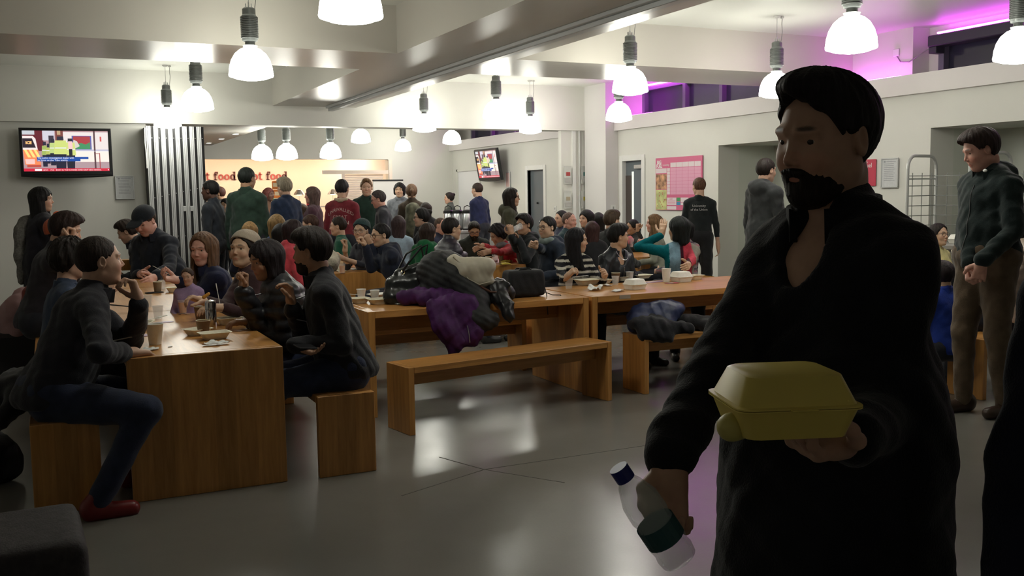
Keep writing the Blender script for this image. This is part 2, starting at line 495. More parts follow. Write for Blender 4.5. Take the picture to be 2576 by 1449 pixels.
def hair_mesh(hs, rnd, Hc, Rh, s, step, lod):
    """hs: (style, colour). Returns a mesh built in the person's frame"""
    style = hs[0]; f = Field()
    def q(*p): return Hc + Rh @ V3(p) * s
    G = Rh.copy()
    th = {'short': .008, 'crop': .005, 'curly': .030, 'bald': .002, 'thick': .015, 'quiff': .010}.get(style, .014)
    f.ell(q(0, -.014, .030), (V3(.0755, .094, .088) + th) * s, Rh, .01)
    line = 'short' if style in ('short', 'crop', 'thick', 'quiff') else 'full'
    if style in ('bob', 'fringe', 'longfringe', 'bowl'): line = 'fringe'
    if style in ('receding', 'bald'): line = 'receding'
    if style == 'quiff': f.ell(q(0, .04, .105), V3(.055, .055, .030) * s, Rh, .03)
    if style == 'thick': f.ell(q(0, .02, .085), V3(.078, .085, .052) * s, Rh, .03)
    down = []
    back = unit(Rh @ V3(0, -1, 0)); rt = unit(Rh @ V3(1, 0, 0)); fw = -back; Z = V3(0, 0, 1)
    L = {'bob': .125, 'long': .34, 'longfringe': .33, 'mid': .20, 'fringe': .06, 'wavy': .30}.get(style, 0)
    if L:
        for x in (-1, 1):
            f.cap(q(x * .064, -.012, .02), q(x * .066, -.008, .0) - Z * (L * .72) * s, .032 * s, .030 * s, k=.03)
            f.cap(q(x * .045, -.055, .03), q(x * .045, -.055, 0) - Z * (L) * s + back * .01, .050 * s, .032 * s, k=.03)
            if L > .25: f.cap(q(x * .062, .01, -.05), q(x * .062, .02, -.05) - Z * (L * .62) * s + fw * .03, .026 * s, .022 * s, k=.03)
        f.cap(q(0, -.065, .03), q(0, -.065, 0) - Z * L * s, .055 * s, .035 * s, k=.03)
    if style == 'bun': f.ell(q(0, -.105, .075), V3(.036, .036, .034) * s, Rh, .008)
    if style == 'pony':
        f.cap(q(0, -.10, .05), q(0, -.135, .02), .026 * s, .026 * s, k=.01); f.cap(q(0, -.135, .02), q(0, -.13, -.12), .026 * s, .014 * s, k=.02)
    if style == 'curly':
        for i in range(40):
            a = rnd.uniform(-PI, PI); e = rnd.uniform(-.7, 1.45)
            if math.cos(e) * math.sin(a) > .45 and e < .75: continue
            f.ell(q(.088 * math.cos(e) * math.cos(a), -.015 + .105 * math.cos(e) * math.sin(a), .03 + .108 * math.sin(e)), V3(.022, .022, .022) * s, None, .008)
    hl = HAIRLINE[line]; hy = np.array([a for a, b in hl]); hz = np.array([b for a, b in hl])
    Ri = Rh.T / s
    def cut(X, Y, Zz, D):
        px, py, pz = X - Hc[0], Y - Hc[1], Zz - Hc[2]
        lx = Ri[0, 0] * px + Ri[0, 1] * py + Ri[0, 2] * pz
        ly = Ri[1, 0] * px + Ri[1, 1] * py + Ri[1, 2] * pz
        lz = Ri[2, 0] * px + Ri[2, 1] * py + Ri[2, 2] * pz
        if lod > 0 or style == 'curly':
            az = np.arctan2(lx, ly)
            amp = {'curly': .006, 'crop': .001, 'wavy': .004}.get(style, .0022)
            D = D + amp * s * (np.sin(az * 31 + 40 * lz) * .5 + np.sin(az * 13 - 26 * lz + 1.3) + .5 * np.sin(az * 57 + 9 * lz)) / 1.5
        # face opening
        if L:
            e = np.sqrt((lx / .0565) ** 2 + ((ly - .075) / .085) ** 2 + ((lz + .04) / .105) ** 2)
            D = np.maximum(D, (1 - e) * .05)
            top = (np.interp(ly, hy, hz) - (.020 * (lx / .05) ** 2 if line == 'full' else 0) - lz) * .7
            inface = (np.abs(lx) < .058) & (lz > -.02) & (ly > .02)
            D = np.where(inface, np.maximum(D, top), D)
            if L > .15:
                e2 = np.sqrt((lx / .058) ** 2 + ((ly - .06) / .075) ** 2 + ((lz + .16) / .16) ** 2)
                D = np.maximum(D, (1 - e2) * .05)
        else:
            sd = (.004 * np.sin(lx * 90 + 1) + .003 * np.sin(lx * 210)) if lod else 0
            D = np.maximum(D, (np.interp(ly, hy, hz) + sd - .016 * np.clip(np.abs(lx) / .05, 0, 1.1) ** 2 * (ly > .03) - lz) * .7)
            # leave the ears out
            e = np.sqrt(((ly + .006) / .018) ** 2 + ((lz + .006) / .030) ** 2)
            if style not in ('curly', 'bun', 'pony'): D = np.where(np.abs(lx) > .055, np.maximum(D, (1 - e) * .012), D)
        return D
    f.post.append(cut)
    P, F = f.build(step, pad=.03)
    return P, F

def hair_mat(col):
    key = 'hair_%d_%d_%d' % tuple(int(c * 999) for c in col)
    return mat(key, col, .58, spec=.25, noise=.45, nscale=26, bump=.8, bscale=55, stretch=(3, 3, .5))

def flat_attr(P, c): return np.tile(np.array(c, np.float32), (len(P), 1))

SKIN = {'pale': (.62, .40, .30), 'light': (.55, .34, .24), 'asian': (.56, .36, .24), 'tan': (.42, .24, .15), 'olive': (.40, .23, .14), 'dark': (.10, .05, .035), 'pink': (.66, .36, .28)}
PEOPLE = {}
_eye = {}
def eye_mesh(iris=(.03, .018, .012)):
    if 'e' in _eye: return _eye['e']
    m = MB(); n = 12; rings = []
    for i in range(9):
        th = PI * i / 8
        rings.append([(max(math.sin(th), .02) * math.cos(2 * PI * k / n), math.cos(th), max(math.sin(th), .02) * math.sin(2 * PI * k / n)) for k in range(n)])
    m.loft(rings); me = m.mesh('eye', smooth=True)
    me.materials.append(mat('eye_white', (.62, .60, .57), .25)); me.materials.append(mat('iris', (.03, .018, .012), .15))
    for p in me.polygons:
        if p.center.y > .76: p.material_index = 1
    _eye['e'] = me
    return me

def person(label, head, face, seat=None, lean=0, side=0, hy=0, hp=0, ht=0, L=None, R=None, skin='asian', hair=('short', (.012, .010, .009)),
           top=('jacket', (.02, .02, .025)), legs=(.02, .022, .03), shoes=(.02, .02, .02), lod=0, g='m', glasses=None, beard=None, hood=None,
           hat=None, scarf=None, facef=True, sc=None, twist=0, fat=0., knees=None, collar=True, pattern=None, group=None, feet=None, skirt=False,
           extra=None, hem=None, stride=0., vneck=False, wf=1.):
    """head: world position of the centre of the head. face: compass bearing the body faces (0 = +Y, 90 = +X)"""
    rnd = random.Random(label)
    ss = .93 if g == 'f' else 1.0
    al = math.radians(lean); sl = math.radians(side)
    def layout(s):
        P = V3(0, 0, (seat + .105 * s) if seat is not None else .93 * s)
        u = unit(V3(math.sin(sl), math.sin(al), math.cos(al) * math.cos(sl)))
        NB = P + u * .49 * s
        a2 = al * .55; un = unit(V3(math.sin(sl * .5), math.sin(a2) + .12, math.cos(a2)))
        Rh = rotm(hy + twist, hp, ht)
        HB = NB + un * .066 * s
        Hc = HB + Rh @ V3(0, .022, .088) * s
        return P, u, NB, HB, Hc, Rh
    s = sc or 1.0
    if sc is None:
        lo_, hi_ = .70, 1.25
        for _ in range(24):
            m_ = (lo_ + hi_) / 2
            if layout(m_)[4][2] < head[2]: lo_ = m_
            else: hi_ = m_
        s = (lo_ + hi_) / 2
    P, u, NB, HB, Hc, Rh = layout(s)
    fr = math.radians(face); cf, sf = math.cos(fr), math.sin(fr)
    def tow(v): return V3(v[0] * cf + v[1] * sf, -v[0] * sf + v[1] * cf, v[2])      # local -> world direction
    def tol(v): return V3(v[0] * cf - v[1] * sf, v[0] * sf + v[1] * cf, v[2])
    hw = tow(Hc); root = V3(head[0] - hw[0], head[1] - hw[1], 0)
    if seat is None and sc is not None:
        pass
    o = empty('person', tuple(root), -fr, label, 'person', group)
    def loc(wp): return tol(V3(wp) - root)
    tw = math.radians(twist)
    rx = V3(math.cos(tw), -math.sin(tw), 0)                       # shoulder axis
    fx = V3(math.sin(tw), math.cos(tw), 0)
    wd = (.152 if g == 'm' else .135) * s * wf
    sh = {x: NB - u * .055 * s + rx * x * wd + u * math.sin(sl) * 0 for x in (-1, 1)}
    f = Field()                                                    # whole body
    T = Field()                                                    # torso + arms: shape of the top
    B = Field()                                                    # pelvis + legs
    wm = 1. if g == 'm' else .9
    def both(*a, **k):
        f.cap(*a, **k); T.cap(*a, **k)
    def bell(c, r, k=.05): f.ell(c, V3(r) * s, None, k); T.ell(c, V3(r) * s, None, k)
    fm = 1 + fat * .25
    bell(P + u * .06 * s, V3(.150 * fm, .105 * fm, .11))
    bell(P + u * .18 * s + V3(0, .01, 0) * fat, V3(.138 * wm * fm, .098 * fm, .14))
    bell(P + u * .33 * s + fx * .005, V3(.146 * wm, .104, .150))
    if g == 'f':
        for x in (-1, 1): bell(P + u * .335 * s + fx * .070 * s + rx * x * .062 * s, V3(.060, .055, .060), .04)
    both(sh[-1] * .8 + sh[1] * .2 - u * .012 * s, sh[1] * .8 + sh[-1] * .2 - u * .012 * s, .056 * s, k=.05)
    for x in (-1, 1): both(NB + u * .015 * s, sh[x] - u * .010 * s, .036 * s, .044 * s, k=.035)
    f.cap(HB + Rh @ V3(0, -.012, .02) * s, NB - u * .03 * s, (.051 if g == 'm' else .043) * s, (.057 if g == 'm' else .047) * s, k=.025)
    head_prims(f, Hc, Rh, s, g, facef, fat)
    # arms
    ends = {}
    spec = {-1: L, 1: R}
    bands = [[], [], []]
    hstep = {0: .011, 1: .0062, 2: .0047, 3: .0042}[lod]
    for x in (-1, 1):
        a = spec[x] or {}
        if 'w' in a: W = loc(a['w'])
        elif 'l' in a: W = V3(a['l']) * V3(s, s, 1) if seat is not None else V3(a['l']) * s
        elif seat is not None: W = V3(x * .15 * s, .34 * s, seat + .22)
        else: W = V3(x * .235 * s, .06 * s, .80 * s)
        pole = tol(V3(a['pw'])) if 'pw' in a else V3(a.get('pole', (x * .5, -.35, -1)))
        E, W = ik(sh[x], W, .285 * s, .255 * s, pole)
        f.cap(sh[x] - u * .012 * s, E, .044 * s, .034 * s, k=.03); T.cap(sh[x] - u * .012 * s, E, .043 * s, .030 * s, k=.025)
        f.cap(E, W, .033 * s, .023 * s, k=.02)
        cuff = .97 if not a.get('sleeve') else a['sleeve']
        T.cap(E, E + (W - E) * cuff, .030 * s, .023 * s, k=.010)
        fd = unit(W - E) + V3(a.get('d', (0, 0, 0)))
        if 'dw' in a: fd = tol(V3(a['dw']))
        nn = V3(a.get('n', (-x, .1, -.3)))
        if 'nw' in a: nn = tol(V3(a['nw']))
        # thumb side: for a right hand with palm n and fingers d, the thumb lies on  d x n * (+1)
        hand_prims(f, W + unit(fd) * .018 * s, fd, nn, (1 if x == 1 else -1), a.get('pose', 'relax'), s)
        ends[x] = (E, W, unit(fd), unit(nn))
        if lod >= 1 and a.get('vis', True) and (spec[x] is not None):
            c = W + unit(fd) * .07 * s
            for i in range(3): bands[i].append((c[i] - .10 * s, c[i] + .10 * s, hstep))
    # legs
    hips = {x: P + V3(x * .085 * s, .0, -.02 * s) for x in (-1, 1)}
    for x in (-1, 1):
        if seat is not None:
            kz = seat + .055
            K = V3(x * .11 * s, .43 * s, kz) if not knees else V3(knees[0 if x < 0 else 1]) * V3(s, s, 1)
            A = V3(K[0] * 1.0, K[1] + .02, .085 * s) if not feet else V3(feet[0 if x < 0 else 1]) * V3(s, s, 1)
        else:
            st = stride * x
            K = V3(x * .095 * s, .03 * s + st * .3, .49 * s); A = V3(x * .10 * s, -.01 * s + st * .55, .085 * s)
        for q in (f, B):
            q.cap(hips[x], K, .078 * s * fm, .054 * s, k=.04)
            q.cap(K, A, .052 * s, .036 * s, k=.03)
        f.cap(A + V3(0, -.03, -.045) * s, A + V3(x * .015, .12, -.055) * s, .033 * s, .028 * s, k=.02)
    B.ell(P + u * .03 * s, V3(.158 * fm, .118 * fm, .105) * s, None, .04)
    if seat is not None:
        B.cap(hips[-1], hips[1], .085 * s, k=.04); f.cap(hips[-1], hips[1], .08 * s, k=.04)
    # ---- body mesh
    bstep = {0: .024, 1: .016, 2: .012, 3: .010}[lod]; fstep = {0: .0105, 1: .0056, 2: .0042, 3: .0036}[lod]
    for i in range(3): bands[i].append((Hc[i] - (.10, .12, .13)[i] * s, Hc[i] + (.10, .12, .13)[i] * s, fstep))
    Pv, Fv = f.build(bstep, bands)
    sk = np.array(SKIN[skin] if isinstance(skin, str) else skin); col = flat_attr(Pv, sk)
    q = ((Pv - Hc) @ Rh) / s
    inh = (np.abs(q) < V3(.1, .13, .13)).all(1)
    hc = np.array(hair[1] if hair else (.05, .04, .03))
    def mix(mask, c, a):
        m = (mask * a)[:, None]; col[:] = col * (1 - m) + np.array(c) * m
    soft = lambda v, w_: np.clip((w_ - v) / w_ * 2.2, 0, 1)
    lipc = sk * V3(.95, .55, .55) if g == 'm' else sk * V3(1.0, .55, .56)
    wl = 1 if lod else 1.4
    mix(inh * (q[:, 1] > .06) * soft(np.sqrt((q[:, 0] / .026) ** 2 + ((q[:, 2] + .061) / (.0105 * wl)) ** 2), 1.), lipc, .75)
    for x in (-1, 1):
        bz = q[:, 2] - (.030 - .10 * np.maximum(np.abs(q[:, 0]) - .035, 0))
        mix(inh * (q[:, 1] > .04) * soft(np.sqrt(((q[:, 0] - x * .031) / .021) ** 2 + (bz / (.0055 * wl)) ** 2), 1.), hc * .8 + .01, .85)
        if lod == 0 and facef:
            mix(inh * (q[:, 1] > .04) * soft(np.sqrt(((q[:, 0] - x * .031) / .019) ** 2 + ((q[:, 2] - .007) / .0095) ** 2), 1.), (.05, .03, .025), .8)
        mix(inh * (q[:, 1] > .03) * soft(np.sqrt(((q[:, 0] - x * .04) / .03) ** 2 + ((q[:, 2] + .032) / .026) ** 2), 1.), sk * V3(1.08, .72, .70), .35)
    mix(inh * (q[:, 1] > .085) * (q[:, 2] > -.045) * (q[:, 2] < -.01), sk * V3(1.05, .8, .78), .35)
    if beard is not None and lod == 0:
        pass
    me = npmesh('body', Pv, Fv, True, col)
    link('body', me, mat('skin', (1, 1, 1), .5, spec=.4, vcol=True, noise=.06, nscale=40), o)
    if facef and lod >= 1:
        for x in (-1, 1):
            e = link('eye', eye_mesh(), None, o)
            M = Matrix(Rh.tolist()).to_4x4(); M.translation = Vector(Hc + Rh @ V3(x * .0315, .0655, .0058) * s)
            e.matrix_local = M @ Matrix.Scale(.0122 * s, 4)
    # ---- top
    kind, tc = top[0], top[1]
    off = {'jacket': .022, 'puffer': .032, 'hoodie': .022, 'sweater': .014, 'shirt': .010, 'coat': .024, 'leather': .020}[kind] * s
    tf = T.grow(off)
    tstep = {0: .022, 1: .0135, 2: .010, 3: .0095}[lod]
    if collar:
        ch = {'sweater': .022, 'shirt': .024, 'hoodie': .022, 'puffer': .055}.get(kind, .028) * s
        cr = {'sweater': .063, 'shirt': .062, 'hoodie': .072}.get(kind, .074) * s
        un = unit(HB - NB)
        tf.cap(NB - un * .03 * s, NB + un * ch - V3(0, .012, 0) * s, cr * 1.08, cr * .86, k=.015)
    if hood:
        tf.ell(NB + V3(0, -.085, -.01) * s, V3(.115, .065, .085) * s, None, .03)
        tf.cap(NB + V3(-.07, -.02, .01) * s, NB + V3(.07, -.02, .01) * s, .035 * s, k=.03)
    hemz = P[2] + (.0 if kind in ('sweater', 'shirt', 'hoodie', 'leather') else -.05) * s if hem is None else hem
    if kind == 'coat' or skirt:
        hemz = .62 * s if seat is None else hemz
        if seat is None:
            fl_ = .045 * s if vneck else 0
            tf.cap(P + V3(0, 0, .10 if vneck else .05), V3(0, 0, .66 * s), .165 * s + fl_, .185 * s + fl_, k=.06)
    if seat is not None and kind in ('jacket', 'puffer', 'coat', 'hoodie', 'shirt', 'sweater', 'leather'):
        tf.ell(P + V3(0, -.01, -.01) * s, V3(.172 * fm, .135 * fm, .10) * s, None, .05)
    amp = {'jacket': .0060, 'puffer': .003, 'hoodie': .006, 'sweater': .004, 'shirt': .005, 'coat': .006, 'leather': .007}[kind] * (1 if lod else .8)
    ph = rnd.uniform(0, 6)
    def post(X, Y, Z, D):
        if lod: D = D + amp * s * wob(X, Y, Z, 26, ph) * .8 + amp * .5 * wob(X, Y, Z, 55, ph + 1)
        else: D = D + amp * wob(X, Y, Z, 24, ph)
        if kind == 'puffer': D = D + .0065 * s * (1 - 2 * np.abs(np.sin(Z * 42 + ph + 2 * X)) ** .6)
        return np.maximum(D, hemz - Z)
    if vneck:
        tf.ell(NB + fx * .115 * s - V3(0, 0, .035) * s, V3(.052, .075, .085) * s, None, .01, sub=True); tf.cap(NB + fx * .12 * s - V3(0, 0, .05) * s, NB + fx * .14 * s - V3(0, 0, .12) * s, .030 * s, .006, k=.012, sub=True)
        tf.ell(NB + fx * .07 * s + V3(0, 0, .05) * s, V3(.040, .05, .05) * s, None, .01, sub=True)
    tf.post.append(post)
    Pt, Ft = tf.build(tstep)
    fin = 'shiny' if kind in ('puffer', 'leather') else 'plain'
    nm = {'jacket': 'jacket', 'puffer': 'padded_jacket', 'hoodie': 'hooded_top', 'sweater': 'sweater', 'shirt': 'shirt', 'coat': 'coat', 'leather': 'leather_jacket'}[kind]
    if pattern:
        cc = pattern(Pt, dict(P=P, NB=NB, s=s, ends=ends, sh=sh, g=g))
        mt = link(nm, npmesh(nm, Pt, Ft, True, cc), mat('knit', (1, 1, 1), .9, spec=.2, vcol=True, noise=.12, nscale=40, bump=.5, bscale=160), o)
    else:
        mt = link(nm, npmesh(nm, Pt, Ft), cloth(tc, kind=fin), o)
    if lod >= 1 and collar and kind in ('jacket', 'coat', 'leather', 'shirt', 'hoodie'):
        m = MB(); un = unit(HB - NB); op = {'shirt': 22, 'hoodie': 30}.get(kind, 26); hh = .050 if kind != 'shirt' else .034; nn_ = 22
        A = []
        for i in range(nn_):
            a = math.radians(op + (360 - 2 * op) * i / (nn_ - 1)); dv = fx * math.cos(a) + rx * math.sin(a)
            fr_ = .5 + .5 * math.cos(a)
            c0 = NB - V3(0, 0, .012 + .030 * fr_) * s; r0 = (.070 + .012 * fr_) * s
            lo_ = c0 + dv * r0; hi_ = NB + un * (hh - .030 * fr_) * s + dv * (.074 + .016 * fr_) * s
            A.append([tuple(lo_ - dv * .004), tuple(hi_ - dv * .004), tuple(hi_ + dv * .005 + un * .002), tuple(lo_ + dv * .012)])
        m.loft(A); m.obj('collar', cloth(tc if not pattern else (.1, .1, .1), kind=fin), o, smooth=50)
    if lod >= 2 and kind in ('jacket', 'puffer', 'leather') and not pattern:
        bvh = BVHTree.FromPolygons([tuple(v) for v in Pt], [tuple(int(i) for i in f_) for f_ in Ft]); pts = []
        for i in range(16):
            c = P + (NB - P) * (.02 + .86 * i / 15); h_ = bvh.ray_cast(Vector(c + fx * .6), Vector(-fx))
            if h_[0] is not None: pts.append(h_[0] + Vector(fx) * .002)
        if len(pts) > 4:
            m = MB(); m.tube(pts, .0035, 5); m.obj('zip', mat('zip_metal', (.25, .25, .26), .35, metal=.8), o)
    # ---- trousers, shoes
    bf = B.grow(.016 * s)
    if lod:
        ph2 = rnd.uniform(0, 6)
        bf.post.append(lambda X, Y, Z, D: D + .005 * wob(X, Y, Z, 30, ph2))
    Pb, Fb = bf.build({0: .026, 1: .017, 2: .012, 3: .014}[lod])
    link('trousers', npmesh('trousers', Pb, Fb), cloth(legs), o)
    for x in (-1, 1):
        if seat is not None:
            kz = seat + .055
            K = V3(x * .11 * s, .43 * s, kz) if not knees else V3(knees[0 if x < 0 else 1]) * V3(s, s, 1)
            A = V3(K[0] * 1.0, K[1] + .02, .085 * s) if not feet else V3(feet[0 if x < 0 else 1]) * V3(s, s, 1)
        else:
            A = V3(x * .10 * s, -.01 * s + stride * x * .55, .085 * s)
        sf_ = Field()
        sf_.cap(A + V3(0, -.035, -.02) * s, A + V3(0, 0, .02) * s, .046 * s, .044 * s, k=.02)
        sf_.cap(A + V3(0, -.035, -.045) * s, A + V3(x * .015, .13, -.052) * s, .043 * s, .036 * s, k=.03)
        zf = A[2] - .083 * s
        sf_.post.append(lambda X, Y, Z, D, zf=zf: np.maximum(D, zf - Z))
        Ps, Fs = sf_.build(.02 if lod < 2 else .008)
        link('shoe', npmesh('shoe', Ps, Fs), mat('leather_%d_%d' % (int(shoes[0] * 999), int(shoes[1] * 999)), shoes, .35), o)
    # ---- hair
    if hair:
        Ph, Fh = hair_mesh(hair, rnd, Hc, Rh, s, {0: .0115, 1: .0062, 2: .0045, 3: .0042}[lod], lod)
        link('hair', npmesh('hair', Ph, Fh), hair_mat(hair[1]), o)
    if beard:
        bd = Field(); j = lambda *p: Hc + Rh @ V3(p) * s
        bd.ell(j(0, .028, -.040), (V3(.059, .060, .078) + .004) * s, Rh, .02)
        bd.ell(j(0, .060, -.093), (V3(.024, .022, .020) + .007) * s, Rh, .02)
        for x in (-1, 1): bd.cap(j(x * .045, -.01, -.055), j(x * .018, .045, -.088), .022 * s, .018 * s, k=.02)
        bd.cap(j(-.022, .087, -.047), j(.022, .087, -.047), .006 * s, k=.006)
        Ri = Rh.T / s
        def bcut(X, Y, Z, D):
            px, py, pz = X - Hc[0], Y - Hc[1], Z - Hc[2]
            lx = Ri[0, 0] * px + Ri[0, 1] * py + Ri[0, 2] * pz; ly = Ri[1, 0] * px + Ri[1, 1] * py + Ri[1, 2] * pz
            lz = Ri[2, 0] * px + Ri[2, 1] * py + Ri[2, 2] * pz
            D = D + .0012 * np.sin(lx * 700) * np.sin(lz * 500)
            t = np.interp(np.abs(lx), [0, .02, .04, .055, .07], [-.040, -.042, -.055, -.03, .01])
            D = np.maximum(D, (lz - t) * .8)
            D = np.maximum(D, (-.004 - ly) * .8)
            e = np.sqrt((lx / .015) ** 2 + ((lz + .062) / .0045) ** 2)
            return np.where(ly > .06, np.maximum(D, (1 - e) * .008), D)
        bd.post.append(bcut)
        Pq, Fq = bd.build({0: .011, 1: .006, 2: .0045, 3: .0042}[lod], pad=.02)
        if len(Pq): link('beard', npmesh('beard', Pq, Fq), hair_mat(tuple(beard)), o)
    if glasses:
        m = MB()
        for x in (-1, 1):
            pts = []
            for k in range(16):
                a = 2 * PI * k / 16; cx_, cz_ = math.cos(a), math.sin(a)
                sx = abs(cx_) ** .7 * (1 if cx_ > 0 else -1); sz = abs(cz_) ** .7 * (1 if cz_ > 0 else -1)
                pts.append(Hc + Rh @ V3(x * .033 + .0245 * sx, .092 - abs(x * .033 + .0245 * sx) * .12, .004 + .018 * sz) * s)
            m.tube(pts, .0017 * s * (1.3 if lod < 2 else 1), 5, closed=True)
            m.tube([Hc + Rh @ V3(x * .0575, .085, .010) * s, Hc + Rh @ V3(x * .079, .06, .010) * s, Hc + Rh @ V3(x * .084, -.008, .006) * s], .0017 * s, 5)
        m.tube([Hc + Rh @ V3(-.009, .091, .006) * s, Hc + Rh @ V3(.009, .091, .006) * s], .0017 * s, 5)
        m.obj('glasses', mat('spectacle_frame_%d' % int(glasses[0] * 100), glasses, .3, metal=.3), o)
    if hat:
        h = Field(); j = lambda *p: Hc + Rh @ V3(p) * s
        if hat[0] == 'beanie':
            h.ell(j(0, -.022, .038), (V3(.0755, .094, .088) + .020) * s, Rh, .02); h.ell(j(0, -.06, .075), V3(.075, .07, .06) * s, Rh, .03)
            def hc_(X, Y, Z, D):
                px, py, pz = X - Hc[0], Y - Hc[1], Z - Hc[2]; Ri = Rh.T / s
                lx = Ri[0, 0] * px + Ri[0, 1] * py + Ri[0, 2] * pz
                ly = Ri[1, 0] * px + Ri[1, 1] * py + Ri[1, 2] * pz; lz = Ri[2, 0] * px + Ri[2, 1] * py + Ri[2, 2] * pz
                az = np.arctan2(lx, ly + .02)
                return np.maximum(D + .0012 * np.sin(az * 60), (.050 + .45 * ly - lz) * .9)
        else:
            h.ell(j(0, -.012, .040), (V3(.0755, .094, .080) + .014) * s, Rh, .02)
            h.cap(j(-.045, .085, .052), j(.045, .085, .052), .012 * s, k=.01)
            h.ell(j(0, .125, .048), V3(.072, .062, .008) * s, Rh @ rotm(0, 10, 0), .008)
            def hc_(X, Y, Z, D):
                px, py, pz = X - Hc[0], Y - Hc[1], Z - Hc[2]; Ri = Rh.T / s
                ly = Ri[1, 0] * px + Ri[1, 1] * py + Ri[1, 2] * pz; lz = Ri[2, 0] * px + Ri[2, 1] * py + Ri[2, 2] * pz
                return np.maximum(D, (.036 + .02 * ly - lz) * .95)
        h.post.append(hc_)
        Pq, Fq = h.build({0: .011, 1: .0058, 2: .0045, 3: .004}[lod], pad=.02)
        link('beanie' if hat[0] == 'beanie' else 'cap', npmesh('hat', Pq, Fq), cloth(hat[1]), o)
    if scarf:
        k = Field(); 
        for a in range(9):
            an = 2 * PI * a / 9; an2 = 2 * PI * (a + 1) / 9
            k.cap(NB + V3(.078 * math.cos(an), .078 * math.sin(an) + .01, .01 + .012 * math.sin(3 * an)) * s, NB + V3(.078 * math.cos(an2), .078 * math.sin(an2) + .01, .01 + .012 * math.sin(3 * an2)) * s, .032 * s, k=.02)
        Pq, Fq = k.build(.012); link('scarf', npmesh('scarf', Pq, Fq), cloth(scarf), o)
    info = dict(o=o, s=s, P=P, NB=NB, Hc=Hc, Rh=Rh, ends=ends, tow=tow, root=root, top=mt, Pt=Pt, Ft=Ft)
    PEOPLE[label] = info
    return info

def back_print(info, lines, size, z, col, emit=0, back=True, arc=None, y0=.35):
    """lettering lying on the back of a garment, conformed to the cloth"""
    vs = [tuple(v) for v in info['Pt']]; bvh = BVHTree.FromPolygons(vs, [tuple(int(i) for i in f) for f in info['Ft']])
    m = MB(); s = info['s']
    for k, ln in enumerate(lines):
        tm = text_mesh(ln, size, ext=0)
        base = z - k * size * 1.15
        o_ = len(m.v)
        vv = []
        for v in tm.vertices:
            x, zz = v.co.x, v.co.y
            if arc and k == 0: zz += arc * (1 - (x / .14) ** 2) - arc
            sx = -x if back else x
            # seen from behind, text reads left to right when +x is on the wearer's right side
            sx = x if back else -x
            org = Vector((sx, -y0 if back else y0, base + zz)); hit = bvh.ray_cast(org, Vector((0, 1 if back else -1, 0)))
            p = hit[0] if hit[0] is not None else Vector((sx, 0, base + zz))
            vv.append((p.x, p.y - .004 * (1 if back else -1), p.z))
        m.v += vv; m.f += [tuple(i + o_ for i in f.vertices) for f in tm.polygons]; m.mi += [0] * len(tm.polygons)
        bpy.data.meshes.remove(tm)
    m.obj('lettering', mat('print_%d' % int(col[0] * 100), col, .7), info['o'])

def text_mesh(txt, size, ext=0., bold=0., align='CENTER', shear=0):
    c = bpy.data.curves.new('t', 'FONT'); c.body = txt; c.size = size; c.align_x = align; c.extrude = ext; c.offset = bold; c.shear = shear
    c.resolution_u = 2
    t = bpy.data.objects.new('t', c); COL.objects.link(t)
    dg = bpy.context.evaluated_depsgraph_get(); dg.update()
    me = bpy.data.meshes.new_from_object(t.evaluated_get(dg))
    bpy.data.objects.remove(t); bpy.data.curves.remove(c)
    return me

def text_obj(name, txt, size, m, parent, loc, rot, ext=.0005, bold=0., align='CENTER'):
    me = text_mesh(txt, size, ext, bold, align); me.materials.clear()
    return link(name, me, m, parent, loc, rot)

# ================================================================ the room
def struct(name, mb, m, parent=None, smooth=False):
    o = mb.obj(name, m, parent, smooth=smooth)
    if parent is None: o['kind'] = 'structure'
    return o

paint = mat('wall_paint', (.65, .645, .60), .55, noise=.025, nscale=1.5, bump=.04, bscale=90)
ceilp = mat('ceiling_paint', (.70, .71, .66), .42, noise=.02, nscale=1.2)
beamp = mat('beam_paint', (.50, .48, .43), .30, noise=.03, nscale=1.2)
white = mat('white_trim', (.72, .72, .70), .35)
steel = mat('brushed_metal', (.55, .56, .57), .3, metal=.9, noise=.1, nscale=20)
alu = mat('grey_aluminium', (.56, .57, .57), .38, metal=.25, noise=.12, nscale=30, stretch=(30, 30, .3))
dark = mat('dark_rubber', (.022, .022, .024), .6)
black = mat('black_plastic', (.012, .012, .014), .28)

# floor: polished resin screed
fm = bpy.data.materials.new('floor_screed'); n_, l_, b_ = nodes(fm)
tc_ = n_.new('ShaderNodeTexCoord')
def _nz(sc, det, rough=.6):
    t = n_.new('ShaderNodeTexNoise'); t.inputs['Scale'].default_value = sc; t.inputs['Detail'].default_value = det
    t.inputs['Roughness'].default_value = rough; l_.new(tc_.outputs['Object'], t.inputs['Vector']); return t
a1 = _nz(.9, 5); a2 = _nz(90, 3); a3 = _nz(5, 4)
cr = n_.new('ShaderNodeValToRGB'); cr.color_ramp.elements[0].position = .2; cr.color_ramp.elements[0].color = (.150, .143, .126, 1)
cr.color_ramp.elements[1].position = .8; cr.color_ramp.elements[1].color = (.205, .197, .176, 1)
mx = n_.new('ShaderNodeMix'); mx.inputs[0].default_value = .2
l_.new(a1.outputs[0], mx.inputs[2]); l_.new(a2.outputs[0], mx.inputs[3]); l_.new(mx.outputs[0], cr.inputs[0])
l_.new(cr.outputs[0], b_.inputs['Base Color'])
mr = n_.new('ShaderNodeMapRange'); mr.inputs[1].default_value = .3; mr.inputs[2].default_value = .7; mr.inputs[3].default_value = .21; mr.inputs[4].default_value = .26
l_.new(a3.outputs[0], mr.inputs[0]); l_.new(mr.outputs[0], b_.inputs['Roughness']); b_.inputs['Specular IOR Level'].default_value = .30

